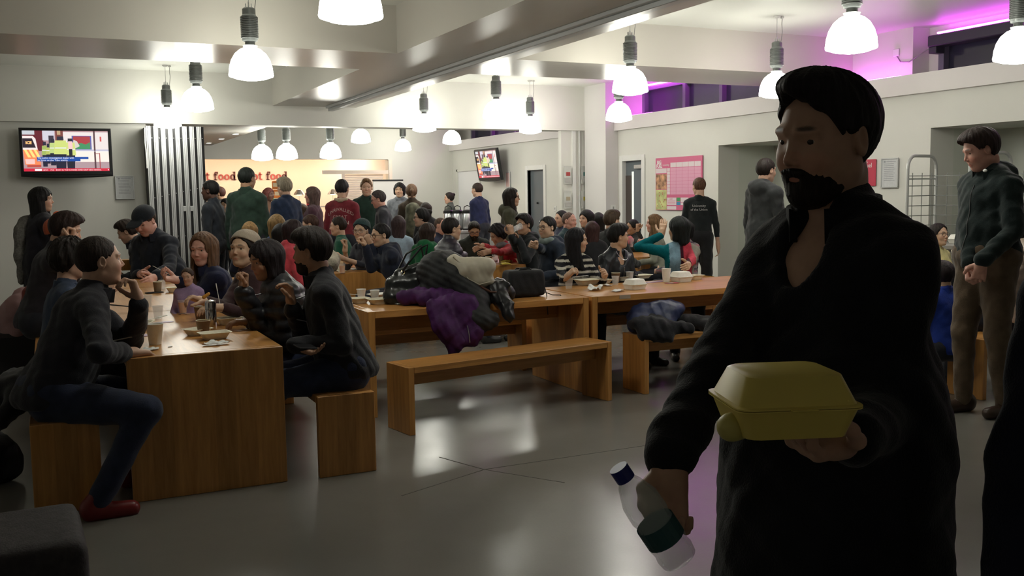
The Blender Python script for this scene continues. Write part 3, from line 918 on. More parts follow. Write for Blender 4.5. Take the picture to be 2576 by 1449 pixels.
X0, X1, Y0, YB, YE = -3.4, 8.5, -3.0, 14.5, 20.9
m = MB(); m.box((X0, Y0, -.12), (9.4, 24.5, 0)); fl = m.obj('floor', fm); fl['kind'] = 'structure'
# floor joints: narrow dark filler lines
def joint(p, q):
    p, q = Vector((*p, 0)), Vector((*q, 0)); d = (q - p).normalized(); a = Vector((-d.y, d.x, 0)) * .0035
    m = MB(); z = .0012
    m.v += [tuple(p - a), tuple(q - a), tuple(q + a), tuple(p + a)]; m.v += [(v[0], v[1], z) for v in m.v[-4:]]
    m.f += [(0, 1, 2, 3), (7, 6, 5, 4), (0, 4, 5, 1), (1, 5, 6, 2), (2, 6, 7, 3), (3, 7, 4, 0)]; m.mi += [0] * 6
    m.obj('floor_joint', mat('joint_filler', (.07, .065, .055), .6), fl)
JC = (2.130, 4.861, 0.000)
for q in ((1.563, 4.628, 0.000), (2.002, 5.222, 0.000), (2.405, 4.431, 0.000), (3.249, 4.866, 0.000)): joint(JC[:2], q[:2])

m = MB(); m.box((X0, Y0, 3.30), (9.4, 24.5, 3.42)); struct('ceiling', m, ceilp)
# the main downstand beam running away from us, and the one across
ZB = 2.86
m = MB(); m.box((3.06, Y0, ZB), (4.30, YB, 3.30)); struct('trim_1', m, beamp)
m = MB(); m.box((X0, 8.84, ZB), (3.06, 10.05, 3.30)); struct('trim_2', m, beamp)
m = MB(); m.box((4.30, 8.84, ZB), (X1 + .35, 10.05, 3.30)); struct('trim_3', m, beamp)
# track under the main beam for the folding partition
m = MB(); m.box((3.80, Y0, ZB - .035), (3.95, YB - .25, ZB), .004); m.box((3.835, Y0, ZB - .075), (3.915, YB - .25, ZB - .035), .004)
tr = m.obj('ceiling_track', mat('track_grey', (.48, .50, .50), .35, metal=.3)); tag(tr, 'long pale grey partition track fixed under the main ceiling beam', 'track')

# left side: wall with the television, bulkhead over the opening
m = MB(); m.box((X0, YB + .05, 0), (1.32, YB + .25, 2.58)); struct('wall_back', m, paint)
m = MB(); m.box((X0, YB - .10, 2.575), (X1, YB + .25, 3.30)); struct('trim_4', m, paint)
m = MB(); m.box((X0 - .15, Y0, 0), (X0, YB + .25, 3.30)); struct('wall_left', m, paint)
m = MB(); m.box((X0 - .15, Y0 - .15, 0), (9.4, Y0, 3.30)); struct('wall_front', m, paint)
# return wall with two posters and the white square pillar
m = MB(); m.box((7.87, YB, 0), (X1, YB + .10, 2.575)); struct('wall_return', m, paint)
m = MB(); m.box((8.27, 13.72, 0), (8.52, 14.40, 3.30)); struct('trim_5', m, mat('pillar_paint', (.68, .66, .65), .5))
m = MB(); m.box((8.07, YB - .04, 0), (8.13, YB, 2.575)); m.box((8.20, YB - .025, 0), (8.22, YB, 2.575)); struct('trim_6', m, white)

# right wall: openings cut by building it in lengths
ZC0, ZC1 = 2.53, 2.74
def wall_run(name, ya, yb, z0=0, z1=ZC0, mt=None):
    m = MB(); m.box((X1, ya, z0), (X1 + .35, yb, z1)); struct(name, m, mt or paint)
D2 = (12.98, 13.58)
wall_run('wall_right', 13.66, 15.25)
wall_run('wall_right', 15.25, 15.72, 2.20)
wall_run('wall_right', 15.72, 16.35)
wall_run('wall_right', 16.35, 17.03, 1.98)
wall_run('wall_right', 17.03, 24.5)
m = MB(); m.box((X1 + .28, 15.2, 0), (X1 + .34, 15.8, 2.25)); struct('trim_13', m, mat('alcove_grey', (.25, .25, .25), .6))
wall_run('wall_right', 12.90, 13.66, 2.06)
wall_run('wall_right', 11.07, 12.90)
wall_run('wall_right', 8.75, 11.07, 2.16)
wall_run('wall_right', 7.46, 8.75)
wall_run('wall_right', 3.2, 7.46, 2.16)
wall_run('wall_right', Y0, 3.2)
# alcoves behind the two wide openings
recp = mat('alcove_paint', (.60, .62, .56), .6)
for ya, yb in ((8.75, 11.07), (3.2, 7.46)):
    m = MB(); m.box((X1 + .35, ya - .05, 2.16), (X1 + 1.1, yb + .05, 2.26)); m.box((X1 + 1.0, ya - .05, 0), (X1 + 1.1, yb + .05, 2.16))
    m.box((X1 + .35, ya - .1, 0), (X1 + 1.1, ya, 2.16)); m.box((X1 + .35, yb, 0), (X1 + 1.1, yb + .1, 2.16)); struct('wall_alcove', m, recp)
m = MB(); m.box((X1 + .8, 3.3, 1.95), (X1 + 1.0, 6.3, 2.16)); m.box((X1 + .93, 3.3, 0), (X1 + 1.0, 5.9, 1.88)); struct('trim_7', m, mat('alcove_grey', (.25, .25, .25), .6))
# ledge along the top of the wall, windows above it
for ya, yb in ((Y0, 13.72), (14.60, YE)):
    m = MB(); m.box((X1 - .075, ya, ZC0), (X1 + .55, yb, ZC1)); struct('trim_8', m, mat('ledge_paint', (.68, .65, .64), .5))
dglass = mat('dark_window', (.03, .028, .05), .12, spec=.6)
frm = mat('window_frame_grey', (.10, .09, .13), .5)
def clerestory(n, ya, yb, ms):
    m = MB(); XW = X1 + .42
    m.box((XW + .06, ya, ZC1), (XW + .08, yb, 3.22)); g = m.obj('window_%d' % n, dglass); g['kind'] = 'structure'
    f = MB(); f.box((XW, ya, ZC1), (XW + .06, yb, ZC1 + .03)); f.box((XW, ya, 3.17), (XW + .06, yb, 3.22)); f.obj('window_frame', frm, g)
    for y in ms:
        f = MB(); f.box((XW - .02, y - .035, ZC1), (XW + .06, y + .035, 3.22)); f.obj('mullion', frm, g)
    return g
clerestory(1, 10.6, 13.60, (10.62, 11.55, 12.45, 13.57))
clerestory(2, 3.4, 7.75, (7.70, 6.75, 5.8, 4.8))
clerestory(3, 15.6, 20.8, (15.7, 17.0, 18.4, 19.6, 20.7))
m = MB(); m.box((X1 + .50, 7.75, ZC1), (X1 + .60, 10.6, 3.30)); m.box((X1 + .50, 13.6, ZC1), (X1 + .60, 15.6, 3.30)); m.box((X1 + .50, Y0, ZC1), (X1 + .60, 3.4, 3.30)); m.box((X1 + .50, 20.8, ZC1), (X1 + .60, 24.5, 3.30))
struct('wall_upper', m, paint)
m = MB(); m.box((X1 + .50, 3.4, 3.22), (X1 + .60, 7.75, 3.30)); m.box((X1 + .50, 10.6, 3.22), (X1 + .60, 13.6, 3.30)); m.box((X1 + .50, 15.6, 3.22), (X1 + .60, 20.8, 3.30)); struct('wall_upper', m, paint)
m = MB(); m.box((X1 + .25, 7.95, ZC1), (X1 + .50, 8.84, 3.30)); struct('wall_pier', m, paint)
# blind box at the head of the near window, with its flex
o = empty('blind_box', (X1 + .30, 7.75, 3.0), 0, 'dark blind box over the high window by the right wall, with hanging flex', 'blind')
m = MB(); m.box((-.06, -4.3, .05), (.12, 0, .17), .01); m.box((-.04, -.10, -.02), (.10, 0, .05), .006); m.obj('housing', mat('blind_dark', (.035, .03, .05), .5), o)
m = MB(); m.tube([(-.02, -.03, .06), (-.06, .10, -.02), (-.062, .24, -.075), (-.062, .36, -.06), (-.062, .42, .02)], .006, 6); m.obj('flex', mat('flex_grey', (.25, .22, .25), .5), o)
m = MB(); m.box((-.075, .38, .01), (-.052, .46, .09), .004); m.obj('outlet_box', white, o)
# magenta light strips lying on the ledge
pk = mat('magenta_strip', (.8, .2, .8), .5, emit=(.88, .08, 1.0), estr=COVE)
for i, (ya, yb, z, x, lab) in enumerate(((3.5, 7.7, 3.19, X1 + .33, 'magenta light strip over the near high window'), (7.98, 8.8, ZC1 + .01, X1 + .10, 'short magenta light strip on the ledge beside the near window'),
                          (10.7, 13.5, 3.23, X1 + .33, 'magenta light strip over the high window behind the beam'), (12.9, 14.3, ZC1 + .01, X1 + .12, 'magenta light strip on the ledge by the white pillar'),
                          (15.6, 19.5, 3.20, X1 + .30, 'magenta light strip over the windows of the far room'))):
    m = MB(); m.box((x, ya, z), (x + .05, yb, z + .02)); o = m.obj('light_strip', pk); tag(o, lab, 'light strip', 'magenta light strips')

# ---- far room: serving area
warm = mat('servery_paint', (.80, .68, .58), .6)
m = MB(); m.box((X0, YE, 2.34), (X1, YE + .2, 3.30)); struct('wall_far', m, paint)
m = MB(); m.box((X0, 23.4, 0), (X1, 23.55, 2.6)); struct('wall_servery', m, warm)
m = MB(); m.box((X0, YE + .2, 2.58), (X1, 23.4, 2.66)); struct('ceiling_servery', m, warm)
m = MB(); m.box((6.95, YE, 0), (X1, YE + .2, 2.34)); struct('wall_far', m, paint)
m = MB(); m.box((X0, YB + .25, 0), (X0 + .1, 24.5, 3.3)); struct('wall_far', m, paint)
m = MB(); m.box((X0, 24.4, 0), (9.4, 24.5, 3.3)); struct('wall_end', m, paint)
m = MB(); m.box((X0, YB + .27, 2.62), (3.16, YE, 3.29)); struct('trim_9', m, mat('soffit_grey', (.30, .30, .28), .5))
m = MB(); m.box((X0, 19.2, 2.95), (X1, 19.5, 3.30)); struct('trim_10', m, paint)
# frames of the doorway and shutter at the right of the servery
m = MB(); m.box((5.45, YE - .02, 2.02), (6.95, YE, 2.10)); m.box((5.88, YE - .015, 0), (5.95, YE, 2.02)); m.box((6.96, YE - .035, 0), (7.03, YE - .005, 2.33))
struct('trim_11', m, warm)
o = empty('roller_shutter', (6.4, YE + .05, 0), 0, 'cream roller shutter pulled down at the right end of the servery', 'shutter')
for k in range(24):
    m = MB(); m.box((-.44, 0, .82 + k * .05), (.44, .025, .865 + k * .05), .006); m.obj('slat', warm, o)

# ================================================================ lamps
dome_mat = mat('lamp_dome', (.9, .95, .9), .3, emit=LAMP_COL, estr=LAMP)
gear_mat = mat('lamp_gear', (.20, .215, .21), .38, metal=.5)
def make_lamp(top=.79):
    o = empty('pendant_lamp', (0, 0, 2.5)); dz = top - .79
    m = MB(); m.lathe([(.173, 0), (.176, .012), (.173, .03), (.168, .075), (.152, .13), (.124, .178), (.085, .212), (.045, .230), (.03, .232)], 24, cap=True)
    m.lathe([(.168, .0), (.12, -.018), (.05, -.03), (.01, -.032)], 24, cap=True)
    m.obj('glass_dome', dome_mat, o, smooth=50)
    m = MB(); pr = [(.052, .228), (.060, .245), (.040, .252), (.038, .275), (.058, .280), (.062, .292), (.062, .300)]
    z = .30
    for k in range(13):
        pr += [(.070, z), (.070, z + .006), (.062, z + .008), (.062, z + .013)]; z += .0135
    pr += [(.060, z), (.052, z + .012), (.052, z + .055), (.040, z + .066), (.012, z + .068)]
    m.lathe(pr, 20); m.obj('control_gear', gear_mat, o, smooth=30)
    zt = z + .068
    m = MB()
    for sx in (-1, 1): m.box((sx * .022 - .004, -.012, zt - .03), (sx * .022 + .004, .012, zt + .03), .002)
    m.tube([(0, 0, zt), (0, 0, zt + .045)], .006, 6); m.obj('hook', steel, o)
    m = MB(); m.tube([(0, 0, zt + .04), (0, 0, top)], .0025, 5)
    m.tube([(.045, .0, zt - .02), (.062, 0, zt + .10), (.055, 0, .72 + dz), (.06, 0, .795 + dz)], .0035, 5); m.obj('cable', mat('cable_grey', (.3, .3, .3), .5), o)
    m = MB(); m.lathe([(.035, .800 + dz), (.035, .79 + dz), (.02, .778 + dz), (.004, .775 + dz)], 14); m.box((.045, -.012, .775 + dz), (.075, .012, .80 + dz), .003); m.obj('ceiling_rose', white, o)
    return o
lamp0 = None
GX = (1.55, 5.18, 6.92)
spots = [(1.56, 5.26, 'pendant lamp cut by the top edge, left of the main beam'), (1.55, 8.06, 'large pendant lamp in front of the cross beam on the left'),
         (1.55, 11.15, 'pendant lamp just behind the cross beam on the left'), (1.53, 13.80, 'small pendant lamp nearest the television wall'),
         (5.12, 5.19, 'pendant lamp near the top edge above the foreground man'), (5.20, 8.16, 'pendant lamp in front of the cross beam right of the main beam'),
         (6.85, 7.97, 'pendant lamp beside the foreground man\'s head'), (6.80, 5.17, 'pendant lamp cut by the right edge of the picture'),
         (5.30, 11.5, 'pendant lamp behind the cross beam, left of the pair by the pillar'), (7.02, 11.30, 'pendant lamp by the magenta glow in front of the high window'),
         (5.19, 13.85, 'small pendant lamp by the bulkhead, the leftmost of the far three'), (6.97, 13.85, 'small pendant lamp by the bulkhead near the white pillar'),
         (*(3.291, 16.457, 2.170)[:2], 'lower hung pendant lamp over the queue, leftmost in the far room'), (*(3.621, 16.105, 2.170)[:2], 'lower hung pendant lamp with its gear half hidden by the bulkhead'),
         (*(4.255, 15.740, 2.170)[:2], 'lower hung pendant lamp over the mauve coat in the far room'), (*(5.166, 17.035, 2.500)[:2], 'pendant lamp at the opening, the upper of a stacked pair'),
         (*(6.927, 22.873, 2.500)[:2], 'pendant lamp below another one by the far windows'), (*(6.997, 20.003, 2.500)[:2], 'pendant lamp tinted pink near the far windows'), (*(6.966, 17.135, 2.500)[:2], 'pendant lamp with its top hidden by the bulkhead on the right')]
for i, (x, y, lab) in enumerate(spots):
    if lamp0 is None: lamp0 = make_lamp(); o = lamp0; o.location = (x, y, 2.5); tag(o, lab, 'lamp', 'pendant lamps')
    elif 'lower hung' in lab:
        if 'leftmost' in lab: low0 = make_lamp(1.12); o = low0; o.location = (x, y, 2.17); tag(o, lab, 'lamp', 'pendant lamps')
        else: o = copy_tree(low0, (x, y, 2.17), random.uniform(-.6, .6), lab)
    else: o = copy_tree(lamp0, (x, y, 2.5), random.uniform(-.6, .6), lab)
# three small spots in the grey soffit of the far room
for i, (x, y) in enumerate(((2.95, 19.9), (2.97, 18.5), (2.98, 17.1))):
    o = empty('downlight', (x, y, 2.612), 0, ('left', 'middle', 'right')[i] + ' one of three tiny recessed spots in the grey soffit', 'downlight', 'soffit downlights')
    m = MB(); m.lathe([(.06, .01), (.06, -.004), (.045, -.004), (.045, .01)], 16, cap=False); m.obj('ring', white, o)
    m = MB(); m.lathe([(.045, .0), (.044, .004)], 16); m.obj('bulb', mat('spot_glow', (1, 1, 1), .5, emit=(1, .95, .85), estr=14), o)
# warm tube lights above the servery counter
for i in range(4):
    o = empty('tube_light', (3.1 + i * 1.15, 22.2, 2.55), 0, ('leftmost', 'second from the left', 'third from the left', 'rightmost')[i] + ' of four warm tube lights under the servery ceiling', 'light', 'servery tube lights')
    m = MB(); m.box((-.5, -.06, 0), (.5, .06, .03)); m.obj('batten', white, o)
    m = MB(); m.box((-.48, -.04, -.025), (.48, .04, 0), .01); m.obj('tube', mat('warm_tube', (1, .8, .6), .5, emit=(1, .76, .52), estr=SERVE), o)

# ================================================================ television
def television(loc, rz, w_, h_, label, tilt=0., mirror=False, detail=True):
    o = empty('television', loc, rz, label, 'television')
    o.rotation_euler = (math.radians(tilt), 0, rz)
    m = MB(); d = .07
    out = []
    def outline(z, g, y):   # gently curved lower edge
        pts = [(-w_ / 2 - g, y, h_ / 2 + g), (w_ / 2 + g, y, h_ / 2 + g)]
        for k in range(9):
            t = 1 - 2 * k / 8; pts.append((t * (w_ / 2 + g), y, -h_ / 2 - g - .028 - .022 * (1 - t * t)))
        return pts
    m.loft([outline(0, .0, 0), outline(0, .012, -.012), outline(0, .012, -d * .7), outline(0, -.05, -d)][::1]); 
    # bezel ring stands proud of the screen (front is at y = 0, facing -y after flip)
    b = MB(); iw, ih = w_ / 2 - .028, h_ / 2 - .026
    for bx in (((-w_ / 2, .012), (-iw, -.0)), ):
        pass
    body = m; body.obj('casing', black, o)
    fr = MB()
    fr.box((-w_ / 2 - .004, 0, ih), (w_ / 2 + .004, .012, h_ / 2 + .004), .003); fr.box((-w_ / 2 - .004, 0, -h_ / 2 - .020), (w_ / 2 + .004, .012, -ih), .003)
    fr.box((-w_ / 2 - .004, 0, -ih), (-iw, .012, ih), .003); fr.box((iw, 0, -ih), (w_ / 2 + .004, .012, ih), .003)
    fr.obj('bezel', black, o)
    # picture: flat coloured patches on an emissive screen
    W_, H_ = 2 * iw, 2 * ih
    P = MB(); cols = []; lay = [0]
    def patch(pts, c, dz=None):
        lay[0] += 1; y = .001 + lay[0] * .00004
        pts3 = [(-(-W_ / 2 + u * W_), y, H_ / 2 - v * H_) for u, v in pts]
        P.poly(pts3); cols.append(c)
    R4 = lambda a, b, c, d_: [(a, b), (c, b), (c, d_), (a, d_)]
    patch(R4(0, 0, 1, 1), (.45, .28, .30))
    patch(R4(0, 0, .24, .5), (.13, .02, .03)); patch(R4(0, 0, .14, .10), (.55, .58, .62)); patch(R4(.23, 0, .37, .24), (.62, .60, .68))
    patch(R4(.30, .12, .36, .5), (.05, .04, .06)); patch(R4(.38, 0, .47, .4), (.20, .06, .05)); patch(R4(.40, .0, .44, .10), (.5, .35, .2))
    patch(R4(.47, .03, 1, .5), (.80, .72, .70)); patch(R4(.57, .12, .80, .47), (.10, .12, .40)); patch(R4(.585, .135, .785, .45), (.40, .05, .06))
    patch([(.60, .43), (.62, .33), (.68, .30), (.73, .34), (.78, .28), (.785, .45), (.62, .45)], (.06, .28, .12)); patch([(.59, .22), (.63, .26), (.66, .38), (.60, .44), (.58, .36)], (.65, .60, .55))
    patch(R4(.90, .14, .92, .26), (.6, .1, .1)); patch(R4(.6, .5, 1, .77), (.92, .80, .72)); patch(R4(.47, .46, 1, .50), (.50, .48, .60))
    patch(R4(.18, .77, 1, .93), (.42, .30, .32))
    patch([(0, .13), (.12, .13), (.15, .20), (.17, .47), (.0, .47)], (.85, .75, .72)); patch([(0, .19), (.11, .19), (.15, .42), (0, .42)], (.03, .02, .03))
    patch([(0, .47), (.175, .47), (.20, .84), (.02, .84)], (.95, .25, .10))
    for k in range(3): patch([(.01 + k * .055, .47), (.04 + k * .055, .47), (.09 + k * .055, .66), (.055 + k * .055, .66)], (.98, .72, .22))
    patch([(.02, .70), (.13, .70), (.13, .82), (.03, .82)], (.98, .55, .5)); patch(R4(.04, .84, .20, .90), (.5, .08, .06))
    patch(R4(.825, 0, .845, .93), (.10, .05, .06)); patch(R4(.885, .55, .895, .93), (.35, .05, .06)); patch(R4(.84, .56, .89, .575), (.30, .06, .06)); patch(R4(.58, .495, 1, .505), (.70, .72, .85))
    def figure(x, top, wd, hd, vest):
        patch([(x - wd * .28, top), (x + wd * .28, top), (x + wd * .3, top + .09), (x - wd * .3, top + .09)], (.03, .03, .05))
        patch([(x - wd * .5, top + .10), (x + wd * .5, top + .10), (x + wd * .62, top + .44 * hd), (x - wd * .62, top + .44 * hd)], vest)
        patch([(x - wd * .5, top + .27 * hd), (x + wd * .5, top + .27 * hd), (x + wd * .5, top + .30 * hd), (x - wd * .5, top + .30 * hd)], (.75, .78, .74))
        patch([(x - wd * .5, top + .44 * hd), (x + wd * .5, top + .44 * hd), (x + wd * .4, top + .82 * hd), (x - wd * .45, top + .82 * hd)], (.02, .02, .04))
    figure(.25, .27, .06, .75, (.35, .45, .12)); figure(.29, .32, .05, .6, (.45, .50, .12)); figure(.345, .20, .07, .8, (.50, .62, .22))
    figure(.55, .19, .10, .95, (.62, .68, .22)); patch(R4(.525, .26, .575, .45), (.85, .55, .55)); patch(R4(.53, .45, .57, .9), (.02, .02, .03)); figure(.435, .14, .13, 1.0, (.60, .68, .20))
    patch(R4(.155, .645, .755, .70), (.01, .07, .35)); patch(R4(.155, .70, .66, .757), (.01, .07, .35))
    patch(R4(0, .93, 1, 1), (.62, .02, .05)); patch(R4(.125, .945, .205, .99), (.9, .9, .92)); patch(R4(.98, .955, .99, .98), (.95, .95, .95))
    me = P.mesh('screen', fix=False)
    at = me.color_attributes.new('Col', 'FLOAT_COLOR', 'CORNER'); k = 0
    for p in me.polygons:
        for li in p.loop_indices: at.data[li].color = (*cols[p.index], 1)
    sm_ = MATS.get('screen')
    if sm_ is None:
        sm_ = bpy.data.materials.new('screen'); MATS['screen'] = sm_; n, l, b = nodes(sm_)
        a = n.new('ShaderNodeAttribute'); a.attribute_name = 'Col'; l.new(a.outputs['Color'], b.inputs['Emission Color']); b.inputs['Emission Strength'].default_value = 1.15
        b.inputs['Base Color'].default_value = (.02, .02, .02, 1); b.inputs['Roughness'].default_value = .2
    link('screen', me, sm_, o)
    tm = mat('screen_text', (.1, .1, .1), .5, emit=(.9, .92, .95), estr=1.1)
    def txt(s_, u, v, size, align='LEFT'):
        text_obj('caption', s_, size, tm, o, (-(-W_ / 2 + u * W_), .0045, H_ / 2 - v * H_), (PI / 2, 0, PI), .0003, .0, align)
    txt('The police investigation began with', .16, .69, H_ * .058); txt('its focus on the Tube station,', .16, .748, H_ * .058)
    txt('NEWS   17:25   BODY IN THE FLOODED RIVER KENT NEAR KENDAL', .215, .985, H_ * .044)
    text_obj('caption', 'ICE', H_ * .09, mat('screen_orange', (.1, .1, .1), .5, emit=(1, .55, .2), estr=1.1), o, (-(-W_ / 2 + .035 * W_), .0045, H_ / 2 - .33 * H_), (PI / 2, 0, PI), .0003, .003, 'LEFT')
    m = MB(); m.box((-.06, -d - (.20 if abs(tilt) < 6 else .18), -.06), (.06, -d, .06), .01); m.obj('wall_bracket', dark, o)
    return o
# centre of the set; its front faces local +y
TVC = (0.289, 14.250, 2.184)
television(TVC, PI + math.radians(-4), 1.09, .585, 'large black television on the wall above the standing woman, showing news', tilt=4)
TV2 = (8.220, 18.319, 2.146)
television(TV2, math.radians(90 + 3), .98, .60, 'smaller television leaning out from the right wall of the far room', tilt=-10)

# ================================================================ things fixed to the walls
frame_silver = mat('silver_frame', (.52, .53, .53), .35, metal=.2)
paper = mat('notice_paper', (.58, .59, .60), .8, noise=.06, nscale=30)
def notice(name, loc, rz, w_, h_, label, cat, border, sheet, lines=10, fr=.014, head=True):
    """front faces local -y"""
    o = empty(name, loc, rz, label, cat)
    m = MB()
    if fr:
        for a, b in (((-w_ / 2, -.016, h_ / 2 - fr), (w_ / 2, 0, h_ / 2)), ((-w_ / 2, -.016, -h_ / 2), (w_ / 2, 0, -h_ / 2 + fr)), ((-w_ / 2, -.016, -h_ / 2 + fr), (-w_ / 2 + fr, 0, h_ / 2 - fr)), ((w_ / 2 - fr, -.016, -h_ / 2 + fr), (w_ / 2, 0, h_ / 2 - fr))):
            m.box(a, b, .003)
        m.obj('frame', border, o)
    m = MB(); m.box((-w_ / 2 + fr, -.006, -h_ / 2 + fr), (w_ / 2 - fr, 0, h_ / 2 - fr)); m.obj('sheet', sheet, o)
    if lines:
        m = MB(); r = random.Random(label)
        for k in range(lines):
            z = h_ * .30 - k * h_ * .62 / lines; a = r.uniform(.25, .36)
            m.box((-w_ * .33, -.0075, z), (w_ * (a - .05), -.0062, z + h_ * .012))
        if head: m.box((-w_ * .2, -.0075, h_ * .37), (w_ * .35, -.0062, h_ * .385)); m.box((-w_ * .35, -.0075, h_ * .355), (-w_ * .24, -.0062, h_ * .40))
        m.obj('print', mat('grey_print', (.27, .28, .30), .8), o)
    return o
c = (1.005, 14.530, 1.698)
notice('framed_notice', c, 0, .245, .325, 'silver framed notice on the wall below and right of the large television', 'notice', frame_silver, paper)
RZ = PI / 2   # faces -x  (local -y -> +x? handled below)
def onwall(y, z, x=X1 - .012): return (x, y, z)
NW = -PI / 2
notice('framed_notice', onwall(7.99, 1.70), NW, .245, .33, 'silver framed notice on the right wall beside the grille trolley', 'notice', frame_silver, paper)
pinkm = mat('red_poster', (.50, .03, .07), .5); 
o = notice('poster', onwall(8.30, 1.71), NW, .22, .30, 'small red poster left of the framed notice on the right wall', 'poster', frame_silver, pinkm, 0, 0)
wt = mat('poster_white', (.75, .70, .70), .6)
text_obj('lettering', 'fuel', .075, wt, o, (0, -.0075, .06), (PI / 2, 0, 0)); text_obj('lettering', 'BIG', .04, wt, o, (-.04, -.0075, .11), (PI / 2, 0, 0))
notice('notice', onwall(17.9, 1.82), NW, .22, .32, 'small pink sign on the far right wall between television and door', 'notice', frame_silver, mat('pale_pink', (.62, .42, .40), .7), 0, .02)
# opening-hours poster: pink grid
o = empty('wall_poster', onwall(12.0, 1.645), NW, 'large pink and white timetable poster beside the grey door', 'poster')
PW, PH = 1.18, .79
pk1 = mat('poster_pink', (.60, .12, .24), .55); pk2 = mat('poster_rose', (.70, .33, .47), .6); pw = mat('poster_pale', (.70, .60, .63), .6)
m = MB(); m.box((-PW / 2, -.010, -PH / 2), (PW / 2, 0, PH / 2), .002); m.obj('board', pk1, o)
def pr(name, u0, v0, u1, v1, mm, y=-.0115):
    m = MB(); m.box((-PW / 2 + u0 * PW, y, PH / 2 - v0 * PH), (-PW / 2 + u1 * PW, -.0102, PH / 2 - v1 * PH)); return m.obj(name, mm, o)
for i in range(5):
    pr('day_heading', .335 + i * .128, .10, .335 + i * .128 + .122, .19, pw)
    for j in range(8): pr('cell', .335 + i * .128, .20 + j * .063, .335 + i * .128 + .124, .20 + j * .063 + .060, pk2)
for j in range(8): pr('time_label', .26, .20 + j * .063, .325, .20 + j * .063 + .058, pw)
pr('panel', .01, .20, .25, .29, pw)
pr('food_photo', .01, .31, .25, .60, mat('food_print', (.42, .22, .12), .6, noise=.7, nscale=14))
pr('map', .01, .61, .25, .99, mat('map_print', (.50, .52, .22), .6, noise=.35, nscale=9))
pr('panel', .26, .76, .46, .90, pw); pr('panel', .26, .92, .46, .985, pw); pr('panel', .56, .76, .72, .85, pw); pr('green_panel', .47, .76, .55, .83, mat('green_print', (.05, .30, .10), .6)); pr('blue_panel', .47, .84, .55, .90, mat('blue_print', (.04, .25, .45), .6)); pr('panel', .56, .86, .72, .90, pw)
pr('green_panel', .75, .76, .98, .90, mat('green_print'))
r = random.Random(3)
m = MB()
for k in range(14):
    u, v = r.uniform(.03, .23), r.uniform(.64, .96); m.box((-PW / 2 + u * PW, -.0125, PH / 2 - v * PH), (-PW / 2 + (u + .012) * PW, -.0113, PH / 2 - (v + .02) * PH))
m.obj('map_pins', mat('pin_red', (.45, .05, .05), .6), o)
text_obj('lettering', 'BIG', .075, wt, o, (-PW / 2 + .085 * PW, -.0118, PH / 2 - .115 * PH), (PI / 2, 0, 0), .0005, .003); text_obj('lettering', 'FUEL', .072, wt, o, (-PW / 2 + .085 * PW, -.0118, PH / 2 - .185 * PH), (PI / 2, 0, 0), .0005, .003)
text_obj('lettering', 'is coming', .045, wt, o, (-PW / 2 + .235 * PW, -.0118, PH / 2 - .155 * PH), (PI / 2, 0, 0))
text_obj('lettering', 'HOW', .03, pk1, o, (-PW / 2 + .35 * PW, -.0122, PH / 2 - .80 * PH), (PI / 2, 0, 0))
m = MB(); 
for k in range(4): m.box((-PW / 2 + .28 * PW, -.0125, PH / 2 - (.82 + .018 * k) * PH), (-PW / 2 + .44 * PW, -.0117, PH / 2 - (.826 + .018 * k) * PH))
m.obj('print', pk1, o)

# doors on the right wall
doorm = mat('door_blue_grey', (.115, .135, .150), .45)
def door(nm, ya, yb, z1, open_, parent_x=X1):
    """leaf, vision strip, closer and frame"""
    m = MB(); m.box((parent_x + .06, ya, 0), (parent_x + .105, yb, z1)); o = m.obj(nm, doorm); o['kind'] = 'structure'
    f = MB()
    for a, b in ((ya - .09, ya), (yb, yb + .09)): f.box((parent_x - .02, a, 0), (parent_x + .12, b, z1 + .09), .004)
    f.box((parent_x - .02, ya, z1), (parent_x + .12, yb, z1 + .09), .004); f.obj('door_frame', white, o)
    m = MB(); m.tube([(parent_x + .055, ya + .10, 1.0), (parent_x + .01, ya + .10, 1.0), (parent_x + .01, ya + .22, 1.0)], .010, 8); m.obj('door_handle', steel, o)
    return o
o = door('door_1', 16.35, 17.03, 1.98, False)
m = MB(); m.tube([(X1 + .05, 16.72, 1.35), (X1 + .03, 16.72, 1.35)], .02, 10); m.obj('door_number', dark, o)
o = door('door_2', 13.00, 13.56, 2.03, True)
m = MB(); m.box((X1 + .052, 13.33, .55), (X1 + .062, 13.38, 1.86)); m.obj('vision_strip', mat('lit_strip', (.75, .78, .74), .3, emit=(.8, .85, .8), estr=.55), o)
m = MB(); m.box((X1 + .050, 13.39, .0), (X1 + .060, 13.56, 1.80)); m.obj('jamb_shadow', mat('jamb_shade_brown', (.06, .045, .04), .5), o)  # dark slab on the leaf, painting in the shade beside the jamb
m = MB(); m.box((X1 + .01, 13.02, 1.90), (X1 + .06, 13.26, 1.965), .006); m.obj('door_closer', steel, o)
# white recess on the far right wall
m = MB(); m.box((X1 - .004, 19.35, 0), (X1 + .02, 20.55, 2.05)); struct('door_3', m, mat('bright_recess', (.78, .78, .80), .6))
m = MB()
for a, b in (((X1 - .03, 19.30, 0), (X1 + .02, 19.35, 2.10)), ((X1 - .03, 20.55, 0), (X1 + .02, 20.60, 2.10)), ((X1 - .03, 19.30, 2.05), (X1 + .02, 20.60, 2.10))): m.box(a, b)
struct('trim_12', m, paint)
